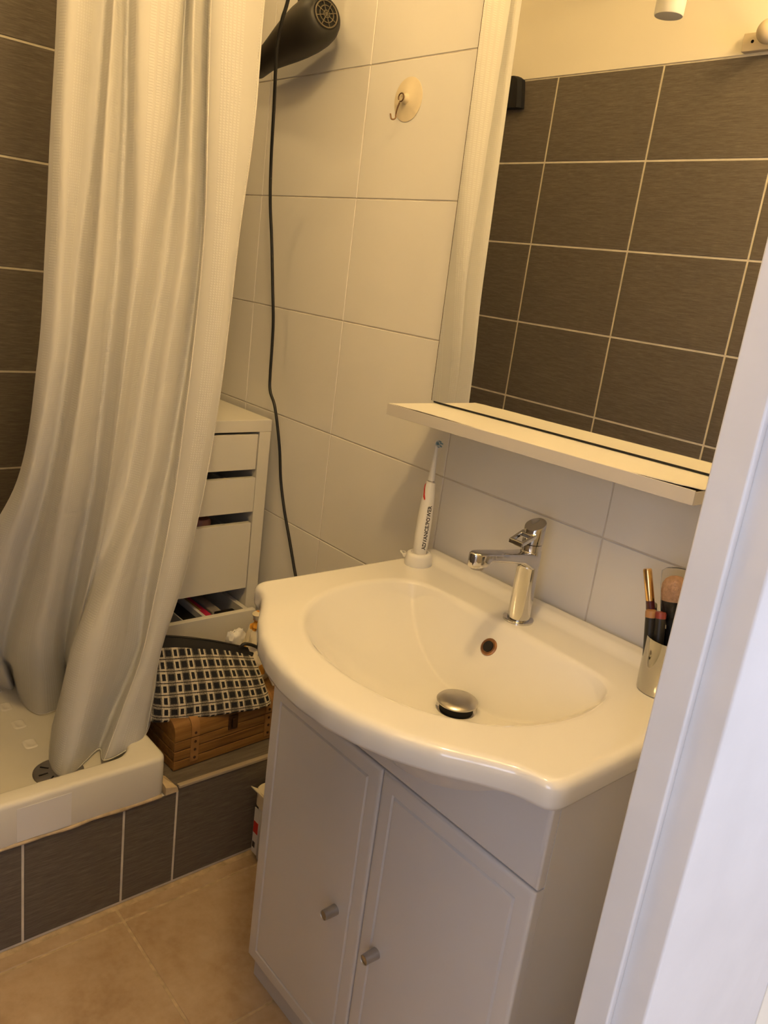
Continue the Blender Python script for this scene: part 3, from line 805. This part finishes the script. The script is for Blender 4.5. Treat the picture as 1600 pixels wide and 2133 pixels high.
# underside: from the bowl's belly out to the skirt
BELLY = [Vector((C2.x + (p.x - C2.x) * .82, max(p.y * .85, -.350))) for p in O_]
NB = 10
OI = off(O_, C2, .014)
for s in (.02, .35, .7): rings.append([Vector((C2.x + (p.x - C2.x) * s, C2.y + (p.y - C2.y) * s, .655)) for p in BELLY])
for k in range(NB + 1):
    s = k / NB; ring = []
    for p, q in zip(BELLY, OI):
        w_ = p.lerp(q, s)
        dd = abs(w_.x - .688) / .285
        dep = .145 * max(0., 1 - dd * dd) if w_.y < -.2 else .06
        ring.append(Vector((w_.x, w_.y, .804 - dep * (1 - s) ** 1.25)))
    rings.append(ring)
rings.append(at(off(O_, C2, .005), .804))
rings.append(at(off(O_, C2, .0012), .8055))
rings.append(at(O_, .810))
rings.append(at(O_, .824))
for k in range(1, 6):
    a = PI / 2 * k / 5
    rings.append(at(off(O_, C2, .013 * (1 - math.cos(a))), lambda p, a=a: ZR - .013 + (lipz(p) - ZR + .013) * math.sin(a)))
E1 = off(O_, C2, .013)
for k in range(1, 20): rings.append(at(mixp(E1, off(B_, C2, -.012), k / 20), lambda p: lipz(p)))
rings.append(at(off(B_, C2, -.012), lipz))
for k in range(1, 6):
    a = PI / 2 * k / 5 * .54
    rings.append(at(off(B_, C2, -.012 + .016 * math.sin(a)), lambda p, a=a: lipz(p) - .016 * (1 - math.cos(a))))
FL = .728
# scoop whose imagined rim runs on behind the back wall; the steep back wall cuts it off in a crease
scoop = [(.682 + d, y) for d, y in bowl[:8]] + [(.682 + .2325 * math.cos(a_), -.235 + .30 * math.sin(a_)) for a_ in [math.radians(8 + 164 * k / 24) for k in range(25)]] + [(.682 - d, y) for d, y in bowl[:8][::-1]]
DD = Vector((DC.x, DC.y))
S_ = polar(scoop, DD, 10)
for i_, p_ in enumerate(polar([tuple(q_) for q_ in B_], DD)):          # the scoop shares the bowl's own rim at the front and sides
    wf = min(1, max(0, (-.19 - p_.y) / .05)); S_[i_] = S_[i_].lerp(p_, wf)
sr = [(p - DD).length for p in S_]
for _ in range(6): sr = [(sr[k - 1] + 2 * sr[k] + sr[(k + 1) % NT]) / 4 for k in range(NT)]
def bowlz(p, k):
    d = p - DD; rr = d.length
    if rr > 1e-4:
        ang = (math.atan2(d.y, d.x) + PI / 2) / (2 * PI) * NT % NT
        i0 = int(ang) % NT; f_ = ang - int(ang); R0 = sr[i0] * (1 - f_) + sr[(i0 + 1) % NT] * f_
    else: R0 = 1
    zs = FL + .1062 * min(1.2, rr / R0) ** 2.5
    zb = .8342 + (p.y + .1365) * 1.45
    k_ = .003; h_ = min(1, max(0, .5 + .5 * (zs - zb) / k_))
    return min(.8344, zb * (1 - h_) + zs * h_ + k_ * h_ * (1 - h_))
NBW = 44
for k in range(1, NBW + 1):
    s = (1 - k / NBW) ** .85
    ring = []
    for i, p in enumerate(B_):
        q = DD + (p - DD) * max(s, .002)
        z = bowlz(q, i)
        wgt = min(1, k / 3)
        ring.append(Vector((q.x, q.y, min(z, .8344))))
    rings.append(ring)
v, f = loft(rings, True, True)
sink = thing('washbasin', 'white ceramic washbasin with bowed front set on the vanity cabinet', 'washbasin', (.688, -.27, .787))
bas = mesh('basin', v, f, 'ceramic', sink, True, None, 60)
# bowl surface lookup for the fittings
from mathutils.bvhtree import BVHTree
bvh = BVHTree.FromPolygons([tuple(x.co) for x in bas.data.vertices], [tuple(p.vertices) for p in bas.data.polygons])
camp = Vector((1.42483, -1.10005, 1.349366))
hit = bvh.ray_cast(Vector((.674, -.30, .803)), Vector((0, 1, 0)))
op, on = hit[0], hit[1]
if on.y > 0: on = -on
ovf = lath('overflow_ring', op - on * .004, on, [(0, .0145), (.0055, .0145), (.0072, .0125), (.0072, .0095), (.003, .0085)], 'copper', sink, 32)
ovf['label'] = 'tarnished copper overflow ring'
lath('overflow_hole', op - on * .0035, on, [(0, .009), (.0071, .0088)], 'void', ovf, 24)
pop = lath('drain_plug', (DC.x, DC.y, FL + .0125), (0, 0, 1), [(0, .0285), (.001, .0318), (.003, .0322), (.0055, .030), (.0075, .022), (.0085, .010), (.0087, .001)], 'satin', sink, 40)
pop['label'] = 'satin metal pop-up plug'
lath('plug_stem', (DC.x, DC.y, FL - .001), (0, 0, 1), [(0, .0262), (.0135, .0262)], 'void', pop, 32)
lath('drain_ring', (DC.x, DC.y, FL - .001), (0, 0, 1), [(0, .0315), (.003, .0318), (.0035, .030), (.0035, .0263)], 'chrome', pop, 40)

# ------------------------------------------------------------------ vanity cabinet
van = thing('vanity_cabinet', 'white two-door vanity cabinet with silver knobs under the washbasin', 'cabinet', (.68, -.18, 0))
CX0, CX1, CY = .388, .976, -.365
for xa in (CX0, CX1 - .016):
    multibox('side_panel', [(xa, xa + .016, CY + .0175, -.004, .062, .8015), (xa, xa + .016, -.342, -.004, .0, .062)], 'lacquer_side', van)
box('plinth', CX0 - .002, CX1 - .0165, -.3435, -.3425, .0, .061, 'lacquer', van)
box('plinth_back', CX0 + .0165, CX1 - .0165, -.342, -.328, .0, .061, 'lacquer', van)
box('bottom_panel', CX0 + .016, CX1 - .016, -.343, -.010, .062, .078, 'lacquer_side', van)
box('back_panel', CX0 + .016, CX1 - .016, -.012, -.005, .078, .65, 'lacquer_side', van)
# fixed front panel; its top edge is cut to the belly of the basin
top = []
N = 60
for k in range(N + 1):
    x = CX0 + (CX1 - CX0) * k / N
    zs = .8015
    for yy in (CY + .0005,):
        h = bvh.ray_cast(Vector((x, yy, .60)), Vector((0, 0, 1)))
        if h[0] is not None: zs = min(zs, h[0].z + .001)
    top.append((x, max(zs, .6645)))
poly = [(CX0, .6555)] + [(x, z) for x, z in top] + [(CX1, .6555)]
def plate(name, poly, y0, y1, mat, parent):
    a = [Vector((x, y0 + .0050, z)) for x, z in poly]
    n = len(poly); cx_ = (CX0 + CX1) / 2; zlo = min(p[1] for p in poly)
    def ins(d, y): return [Vector((p.x + (d if p.x < CX0 + .001 else -d if p.x > CX1 - .001 else 0), y, max(p.z, zlo + d))) for p in a]
    bk = [Vector((p.x, y1, p.z)) for p in a]
    v, f = loft([bk, a, ins(.0008, y0 + .0028), ins(.0030, y0 + .0008), ins(.0070, y0)]); return wnorm(mesh(name, v, f, mat, parent, True, None, 35))
plate('front_panel', poly, CY, CY + .016, 'lacquer', van)
def door_leaf(x0, x1, z0, z1, kx, kz):
    def rect(ins, y):
        return [Vector((x0 + ins, y, z0 + ins)), Vector((x1 - ins, y, z0 + ins)), Vector((x1 - ins, y, z1 - ins)), Vector((x0 + ins, y, z1 - ins))]
    y = CY
    rg = [rect(0, y + .017), rect(0, y + .0050), rect(.0008, y + .0028), rect(.0030, y + .0008), rect(.0070, y), rect(.0255, y), rect(.0272, y + .0030), rect(.0292, y + .0032), rect(.0318, y + .0003), rect(.034, y)]
    v, f = loft(rg); d = wnorm(mesh('door', v, f, 'lacquer', van, True, None, 35))
    lath('knob', (kx, y - .0002, kz), (0, -1, 0), [(0, .0092), (.001, .0092), (.022, .0084), (.0248, .0082), (.0252, .0076), (.0248, .0072), (.0235, .0070)], 'satin', d, 28)
    lath('knob_end', (kx, y - .0232, kz), (0, -1, 0), [(0, .0069), (.0008, .0069), (.001, .001)], 'steel', d, 24)
door_leaf(CX0, .6835, .064, .6525, .6225, .352)
door_leaf(.6855, CX1, .064, .6525, .7275, .352)

# ------------------------------------------------------------------ tap
FX, FY, FZ = .675, -.098, ZR
tap = thing('mixer_tap', 'chrome single lever mixer tap standing on the back of the basin', 'tap', (FX, FY, FZ))
lath('base_ring', (FX, FY, FZ - .0005), (0, 0, 1), [(0, .0250), (.0034, .0250), (.0044, .0238), (.0044, .0185)], 'chrome', tap, 48)
lath('body', (FX, FY, FZ + .002), (0, 0, 1), [(0, .0186), (.004, .0183), (.050, .0177), (.090, .0174), (.118, .0172), (.119, .0166), (.1195, .0155)], 'chrome', tap, 48)
lath('seam_ring', (FX, FY, FZ + .1195), (0, 0, 1), [(0, .0160), (.0125, .0160)], 'chrome', tap, 40)
# spout: flat bar with rounded sides, turning down at the tip
srs = []
for y, w_, zt, zb in ((FY + .006, .0172, .9585, .930), (FY - .008, .0170, .9588, .9320), (FY - .018, .0155, .9600, .9385), (FY - .028, .0145, .9612, .9438), (FY - .050, .0138, .9640, .9482), (FY - .080, .0134, .9680, .9535), (FY - .100, .0130, .9708, .9568), (FY - .106, .0130, .9716, .9560), (FY - .110, .0130, .9722, .9530), (FY - .115, .0130, .9728, .9505), (FY - .121, .0128, .9734, .9500), (FY - .128, .0118, .9738, .9498), (FY - .133, .0100, .9738, .9497), (FY - .1365, .0075, .9734, .9500), (FY - .1385, .0045, .9726, .9508)):
    cz, hz = (zt + zb) / 2, (zt - zb) / 2
    ring = rrect(0, 0, w_, hz, min(.0045, hz * .6), 0, 4)
    srs.append([Vector((FX + p.x, y, cz + p.y)) for p in ring])
v, f = loft(srs); sp = mesh('spout', v, f, 'chrome', tap, True, None, 45)
lath('aerator', (FX, FY - .1225, .9510), (0, 0, -1), [(0, .0102), (.004, .0100), (.0045, .0085), (.003, .001)], 'steel', sp, 24)
# lever head: cylinder with a top slanting down to the front and a looped finger grip
NHd = 40; lo_, mi_, hi_, cap_ = [], [], [], []
for k in range(NHd):
    a = 2 * PI * k / NHd; cxx, cyy = math.cos(a), math.sin(a)
    z = 1.004 + .0075 * cyy
    lo_.append(Vector((FX + .0170 * cxx, FY + .0170 * cyy, .9735)))
    mi_.append(Vector((FX + .0170 * cxx, FY + .0170 * cyy, z - .002)))
    hi_.append(Vector((FX + .0163 * cxx, FY + .0163 * cyy, z - .0004)))
    cap_.append(Vector((FX + .0150 * cxx, FY + .0150 * cyy, z)))
v, f = loft([lo_, mi_, hi_, cap_]); lev = mesh('lever_head', v, f, 'chrome', tap, True, None, 35)
# grip = rectangular loop
outer, inner = [], []
def gp(x, y, dz): return Vector((FX + x, FY + y, .9965 + (y + .0) * .36 + dz))
oy0, oy1, ow = -.010, -.043, .0150
iy0, iy1, iw = -.019, -.0380, .0095
O4 = [(-ow, oy0), (ow, oy0), (ow * .92, oy1), (-ow * .92, oy1)]; I4 = [(-iw, iy0), (iw, iy0), (iw * .92, iy1), (-iw * .92, iy1)]
vs = [gp(x, y, .0) for x, y in O4] + [gp(x, y, .0) for x, y in I4] + [gp(x, y, -.0075) for x, y in O4] + [gp(x, y, -.0075) for x, y in I4]
fs = []
for k in range(4):
    j = (k + 1) % 4
    fs += [(k, j, 4 + j, 4 + k), (8 + k, 8 + j, 12 + j, 12 + k), (k, j, 8 + j, 8 + k), (4 + k, 4 + j, 12 + j, 12 + k)]
gr = mesh('lever_grip', vs, fs, 'chrome', tap, False)
bmod = gr.modifiers.new('soft', 'BEVEL'); bmod.width = .0016; bmod.segments = 3

# ------------------------------------------------------------------ toothbrush on its charger
TX, TY = .4135, -.082
ch = thing('toothbrush_charger', 'white charging base at the back left of the basin under the toothbrush', 'charger', (TX, TY, ZR))
lath('dock', (TX, TY, ZR - .0005), (0, 0, 1), [(0, .0255), (.003, .0262), (.018, .0245), (.0225, .0225), (.0245, .0185), (.0245, .0165), (.0225, .0150)], 'white_plastic', ch, 36, 1.05, .95)
lath('cable_boot', (TX - .022, TY - .006, ZR + .008), (-1, -.25, 0), [(0, .006), (.010, .0045), (.012, .003)], 'white_plastic', ch, 14)
tube('cable', [(TX - .032, TY - .0085, ZR + .008), (TX - .041, TY - .008, ZR + .0105), (TX - .052, TY + .004, ZR + .0060), (.3605, TY + .018, ZR - .0035), (.359, TY + .03, ZR - .06), (.362, TY + .05, ZR - .16)], .0022, 'white_plastic', ch, 8, 8)
tb = thing('electric_toothbrush', 'white electric toothbrush with red mark and dark lettering standing in its charger', 'toothbrush', (TX, TY, ZR + .0225))
HB = ZR + .0225
def hr(z): return None
prof = [(0, .0125), (.008, .0128), (.010, .0135), (.030, .0140), (.060, .0138), (.090, .0128), (.115, .0112), (.130, .0098), (.136, .0085), (.138, .0055)]
lath('handle', (TX, TY, HB), (.0, .02, 1), prof, 'white_plastic', tb, 36)
ax = Vector((0, .02, 1)).normalized()
TP = Vector((TX, TY, HB)) + ax * .1375
lath('collar', TP, ax, [(0, .0062), (.0018, .0062), (.002, .005)], 'steel', tb, 24)
neck = lath('brush_neck', TP + ax * .0018, ax, [(0, .0064), (.006, .0062), (.030, .0045), (.055, .0033), (.066, .0036), (.072, .0042), (.075, .002)], 'white_plastic', tb, 24)
hd = TP + ax * .071
hdir = Vector((.93, -.22, .0)).normalized()
lath('brush_head', hd, hdir, [(0, .0058), (.003, .0064), (.0045, .0066)], 'white_plastic', neck, 24)
for ring_r, cnt in ((.0, 1), (.0026, 6), (.0050, 11)):
    for k in range(cnt):
        a = 2 * PI * k / cnt; _, e1, e2 = frame(hdir)
        c0 = hd + hdir * .0045 + e1 * (ring_r * math.cos(a)) + e2 * (ring_r * math.sin(a))
        lath('bristle_tuft', c0, hdir, [(0, .0009), (.007, .0010)], 'blue' if ring_r > .002 and k % 2 == 0 else 'white_plastic', neck, 6)
# red slanted mark wrapped on the handle
def wrap(px_, pz_, extra=.0004):
    """point on the handle surface: angle px_ (deg, 0 = towards -y, + towards +x), height pz_ above the handle foot"""
    r = np.interp(pz_, [p[0] for p in prof], [p[1] for p in prof]) + extra
    a = math.radians(px_)
    return Vector((TX, TY, HB)) + ax * pz_ + Vector((math.sin(a) * r, -math.cos(a) * r, 0))
mk = [(-22, .1355), (-40, .130), (-34, .123), (-8, .109), (12, .1035), (20, .106), (6, .114), (-10, .126)]
ce = wrap(-12, .119, .0009)
vs = [wrap(a, z, .0005) for a, z in mk] + [ce]
mesh('red_mark', vs, [(k, (k + 1) % len(mk), len(mk)) for k in range(len(mk))], 'red', tb)
# lettering along the handle
def lettering(txt, z0, size, ang0):
    cu = bpy.data.curves.new('txt', 'FONT'); cu.body = txt; cu.size = size; cu.resolution_u = 2; cu.offset = .00035
    ob = bpy.data.objects.new('txt', cu); COL.objects.link(ob)
    bpy.context.view_layer.update()
    dg = bpy.context.evaluated_depsgraph_get()
    me = bpy.data.meshes.new_from_object(ob.evaluated_get(dg))
    bpy.data.objects.remove(ob)
    for vtx in me.vertices:
        z = z0 + vtx.co.x; r = float(np.interp(z, [p[0] for p in prof], [p[1] for p in prof]))
        a = ang0 - math.degrees((vtx.co.y - size * .35) / r)
        vtx.co = wrap(a, z, .0004)
    me.materials.clear(); me.materials.append(MT['ink'])
    return link('lettering', me, None, tb)
lettering('ADVANCE/POWER', .010, .0100, 70)

# ------------------------------------------------------------------ makeup cup
UX, UY = .934, -.095
cup = thing('makeup_cup', 'shiny metal cup holding makeup brushes at the right end of the basin', 'cup', (UX, UY, ZR))
v, f = lathe((UX, UY, ZR + .0005), (0, 0, 1), [(0, .001), (0, .0300), (.001, .0312), (.079, .0335), (.080, .0335), (.080, .0322), (.006, .0300), (.005, .001)], 40, cap0=False, cap1=False)
mesh('cup_body', v, f, 'cup_metal', cup, True, None, 50)
G = 'makeup pencils and brushes in the metal cup'
def pencil(name, label, foot, tip, r, tipmat, bodymat, tl, cat='makeup pencil'):
    f0, t0 = Vector(foot), Vector(tip); L = (t0 - f0).length; d = (t0 - f0).normalized()
    t_ = thing(name, label, cat, foot, G)
    lath('barrel', f0, d, [(0, r * .8), (.004, r), (L - tl, r)], bodymat, t_, 18)
    lath('tip_cap', f0 + d * (L - tl), d, [(0, r), (.0002, r * 1.04), (tl - .002, r * 1.04), (tl, r * .9), (tl, .0005)], tipmat, t_, 18)
Z0 = ZR + .0065
pencil('gold_liner', 'slim pencil with long gold cap leaning left highest in the metal cup', (.932, -.098, Z0), (.8785, -.1005, 1.004), .0058, 'gold', 'maroon', .045)
pencil('eye_pencil', 'black pencil with tan end at the front of the metal cup', (.924, -.114, Z0), (.9025, -.1085, .9525), .0076, 'tan_tip', 'black', .010)
pencil('eye_pencil', 'black pencil with dull red end beside the tan-ended one in the metal cup', (.938, -.118, Z0), (.9155, -.1055, .9545), .0074, 'rose_tip', 'black', .009)
pencil('eye_pencil', 'black pencil with olive grey end behind the tan-ended one in the metal cup', (.920, -.094, Z0), (.893, -.094, .957), .0070, 'olive_tip', 'black', .006)
pencil('eye_pencil', 'thin all-black pencil at the left rim of the metal cup', (.914, -.090, Z0), (.8865, -.096, .961), .0026, 'black', 'black', .004)
pencil('eye_pencil', 'black pencil with white band at the right of the metal cup', (.948, -.102, Z0), (.9395, -.100, .938), .0052, 'tan_tip', 'black', .012)
pb = thing('powder_brush', 'large powder brush with beige hair under a clear cap in the metal cup', 'makeup brush', (.943, -.090, Z0), G)
b0, b1 = Vector((.943, -.090, Z0)), Vector((.9125, -.084, 1.012)); d = (b1 - b0).normalized()
lath('handle', b0, d, [(0, .004), (.02, .0065), (.070, .0075), (.090, .0085)], 'black', pb, 20)
lath('ferrule', b0 + d * .090, d, [(0, .0088), (.006, .010), (.012, .0115)], 'black_soft', pb, 24)
lath('dark_hair', b0 + d * .102, d, [(0, .0115), (.010, .0145), (.024, .0170)], 'bristle_dark', pb, 28)
lath('pale_hair', b0 + d * .126, d, [(0, .0170), (.012, .0185), (.022, .0178), (.029, .0140), (.033, .008), (.0345, .001)], 'bristle', pb, 28)
v, f = lathe(b0 + d * .100, d, [(0, .0165), (.045, .0200), (.066, .0195), (.070, .0145), (.071, .001)], 32, cap0=False, cap1=False)
cpo = mesh('clear_cap', v, f, 'clear', pb, True, None, 60)
sd = cpo.modifiers.new('thickness', 'SOLIDIFY'); sd.thickness = .0005

# ------------------------------------------------------------------ mirror and shelf (both slightly out of level)
TL = Matrix.Translation((.33, 0, 1.129)) @ Matrix.Rotation(math.radians(-.85), 4, 'Y') @ Matrix.Translation((-.33, 0, -1.129))
mir = thing('wall_mirror', 'frameless rectangular mirror on the white tiles above the shelf', 'mirror', (.63, -.02, 1.13))
o = box('backing_board', .334, .937, -.0195, -.0005, 1.136, 1.95, 'raw_board', mir); o.data.transform(TL)
o = box('glass', .3300, .941, -.0250, -.0197, 1.1325, 1.955, 'mirror', mir); o.data.transform(TL)
o = box('edge', .3288, .32995, -.0251, -.0005, 1.1325, 1.955, 'raw_board', mir); o.data.transform(TL)
o = box('bottom_gap_shade', .334, .937, -.0232, -.0005, 1.1295, 1.1320, 'black', mir); o.data.transform(TL)  # black strip stands in for the shade in the gap under the glass
shf = thing('mirror_shelf', 'narrow white laminate shelf with lifting edge under the mirror', 'shelf', (.64, -.07, 1.11))
o = box('board', .338, .938, -.1380, -.0005, 1.1105, 1.1270, 'raw_board', shf); o.data.transform(TL)
# front band
o = box('edge_band', .3365, .9400, -.1398, -.1382, 1.1085, 1.1283, 'shelf_edge', shf, .0005); o.data.transform(TL)
o = box('edge_band', .9386, .9400, -.1381, -.0300, 1.1085, 1.1262, 'shelf_edge', shf); o.data.transform(TL)
o = box('edge_band', .3365, .3379, -.1381, -.0008, 1.1085, 1.1270, 'shelf_edge', shf); o.data.transform(TL)
# laminate sheet, its front edge lifting and shrunk back in places
NX = 80
def lift(x):
    s = (x - .338) / .6
    return .0016 * max(0, math.sin(s * 7.5 + .4)) * (1 if s < .42 else .0) + .0030 * max(0, (s - .80) / .20) ** 1.6 + .0005 * mnz.noise(Vector((x * 40, 0, 0)))
def back(x):
    s = (x - .338) / .6
    return .0012 + .0022 * max(0, math.sin(s * 8.5 - .2)) * (1 if s < .45 else .15) + .0035 * max(0, (s - .78) / .22)
ra = []
for k in range(NX + 1):
    x = .3370 + .6025 * k / NX; l = lift(x); yb = -.1385 + back(x)
    sec = [(-.0005, 1.1273), (-.1180, 1.1273), (yb + .006, 1.1273 + l * .5), (yb, 1.1273 + l)]
    ra.append([Vector((x, y, z)) for y, z in sec] + [Vector((x, y, z + .0009)) for y, z in sec[::-1]])
v, f = loft(ra); o = mesh('laminate_top', v, f, 'shelf_top', shf, True, None, 50); o.data.transform(TL)
o = multibox('underside', [(.338, .938, -.138, -.001, 1.1085, 1.1104)], 'shelf_edge', shf); o.data.transform(TL)

# ------------------------------------------------------------------ hair dryer and cord
dry = thing('hair_dryer', 'black hair dryer hanging on the white tiled wall beside the curtain', 'hair dryer', (-.19, -.06, 1.79))
A = Vector((-.352, -.050, 1.756)); Bp = Vector((-.048, -.078, 1.819)); d = (Bp - A).normalized(); L = (Bp - A).length
pf = [(0, .0240), (.002, .0256), (.045, .0258), (.052, .0262), (.075, .0284), (.11, .0335), (.15, .0396), (.19, .0446), (.225, .0474), (.255, .0476), (.275, .0452), (.288, .0402), (.296, .0340), (.2995, .0290)]
lath('shell', A, d, pf, 'black_soft', dry, 48, ang=50)
lath('nozzle_ring', A + d * .046, d, [(0, .0252), (.006, .0254), (.007, .0248)], 'black', dry, 48)
gb = A + d * .2990
lath('rear_recess', gb, d, [(-.004, .0290), (.0008, .0282)], 'void', dry, 40)
_, e1, e2 = frame(d)
def ringpts(rr, off_): return [gb + d * off_ + e1 * (rr * math.cos(2 * PI * k / 32)) + e2 * (rr * math.sin(2 * PI * k / 32)) for k in range(33)]
gl = mesh('grille', *tubedata(ringpts(.0245, .0022), .0015, 8), 'black_soft', dry)
MT['grille'] = M('worn_grille_plastic', (.12, .10, .065), .4)
gl.data.materials.clear(); gl.data.materials.append(MT['grille'])
for rr in (.0155, .0068):
    o = mesh('grille_ring', *tubedata(ringpts(rr, .0024), .0011, 6), 'grille', gl)
for k in range(4):
    a = PI * k / 4 + .3; q = e1 * math.cos(a) + e2 * math.sin(a)
    mesh('grille_bar', *tubedata([gb + d * .0024 - q * .0245, gb + d * .0024 + q * .0245], .0010, 6), 'grille', gl)
# grip going up, out of the picture, hung over a wall hook
hb = A + d * .215
v, f = tubedata(catmull([hb + Vector((0, 0, .03)), hb + Vector((-.004, .004, .08)), hb + Vector((-.012, .012, .13)), hb + Vector((-.020, .020, .175))], 6), lambda s: .021 - .003 * s, 20, .8)
mesh('grip', v, f, 'black_soft', dry)
hp = hb + Vector((-.012, .012, .150))
tube('hanging_loop', [hp + Vector((-.02, .0, .025)), hp + Vector((-.022, .012, .05)), hp + Vector((-.010, .040, .062)), hp + Vector((.006, .012, .05)), hp + Vector((.002, .0, .025))], .0022, 'black', dry, 8, 6)
for q_ in ((.148, 42, .02, .3), (.165, -12, .018, .2)):
    pass
cord = tube('power_cord', [(-.050, -.150, 1.93)] + [[-0.0856, -0.15, 1.8245], [-0.1006, -0.15, 1.7935], [-0.1272, -0.14, 1.7571], [-0.1501, -0.125, 1.7108], [-0.1857, -0.1, 1.6557], [-0.2285, -0.07, 1.5584], [-0.2421, -0.055, 1.4708], [-0.2388, -0.045, 1.3896], [-0.2258, -0.04, 1.2847], [-0.2178, -0.035, 1.1987], [-0.2203, -0.03, 1.086], [-0.214, -0.03, 1.0469], [-0.1872, -0.03, 1.0117], [-0.1618, -0.025, 0.9239], [-0.1501, -0.02, 0.8433], [-0.1246, -0.02, 0.7781], [-0.0874, -0.02, 0.7046], [-0.0533, -0.02, 0.6367], [-0.0253, -0.02, 0.5916]] + [(-.005, -.02, .50), (.02, -.02, .30)], .0036, 'black', None, 10, 8, origin=(.02, -.02, .30))
tag(cord, 'thin black power cord hanging down the white tiles behind the basin', 'cord')

# ------------------------------------------------------------------ suction hook
hk = thing('suction_hook', 'yellowed suction cup hook stuck on the white tile left of the mirror', 'hook', (.127, 0, 1.67))
lath('suction_cup', (.127, -.0002, 1.6695), (0, -1, 0), [(0, .0395), (.0010, .0394), (.0022, .033), (.0040, .020), (.0065, .0100), (.012, .0072), (.0145, .0068), (.015, .001)], 'rubber_disc', hk, 44)
hc = Vector((.127, -.0165, 1.6695))
lpp = [hc + Vector((.0072 * math.sin(a), -.002, .0072 * math.cos(a))) for a in [math.radians(200 - 320 * k / 14) for k in range(15)]]
wire = [hc + Vector((-.001, -.0035, -.009)), hc + Vector((-.004, -.005, -.020)), hc + Vector((-.0055, -.0055, -.030)), hc + Vector((-.0040, -.0065, -.036)), hc + Vector((-.0055, -.0095, -.0395)), hc + Vector((-.0090, -.0125, -.0385)), hc + Vector((-.0120, -.0135, -.0300))]
tube('wire_loop', lpp, .0013, 'wire', hk, 8, 2)
tube('wire_hook', wire, .0015, 'wire', hk, 8, 6)

# ------------------------------------------------------------------ things on the opposite wall, seen in the mirror
wb = thing('wall_bracket', 'cream wooden bracket with round knob above the brown tiles opposite the mirror', 'bracket', (.20, YO, 2.035))
box('back_plate', .158, .312, YO + .0022, YO + .022, 2.0160, 2.0600, 'knob_cream', wb, .002)
kb = lath('knob', (.244, YO + .022, 2.045), (0, 1, 0), [(0, .010), (.012, .011), (.018, .020), (.028, .0265), (.038, .0285), (.050, .0265), (.060, .019), (.066, .008), (.067, .001)], 'knob_cream', wb, 32)
lath('screw_hole', (.185, YO + .0215, 2.0385), (0, 1, 0), [(0, .0042), (.0008, .0042)], 'void', wb, 14)
bh = thing('black_holder', 'small black holder fixed at the top of brown tiles behind the curtain', 'holder', (-.62, YO, 1.97))
hv = [[Vector((x, YO + y, z)) for x, y in ((-.68, .001), (-.68, .030), (-.595 + dx, .030), (-.585 + dx, .018), (-.585 + dx, .001))] for z, dx in ((1.925, .004), (1.985, -.006), (2.012, -.012), (2.022, -.030))]
v, f = loft(hv); mesh('holder_body', v, f, 'void', bh, True, None, 30)
lath('suction_foot', (-.635, YO + .0008, 1.955), (0, 1, 0), [(0, .018), (.004, .012)], 'black_soft', bh, 20)
pe = thing('pendant_lampholder', 'white cylindrical lamp holder hanging unlit from the ceiling, seen in the mirror', 'lamp', (.182, -.75, 1.99))
lath('cylinder_shade', (.182, -.75, 1.992), (0, 0, 1), [(0, .026), (.001, .0315), (.004, .0330), (.150, .0350), (.156, .030), (.157, .006)], 'white_plastic', pe, 36)
lath('cord', (.182, -.75, 2.148), (0, 0, 1), [(0, .004), (ZC - 2.148, .004)], 'white_plastic', pe, 12)
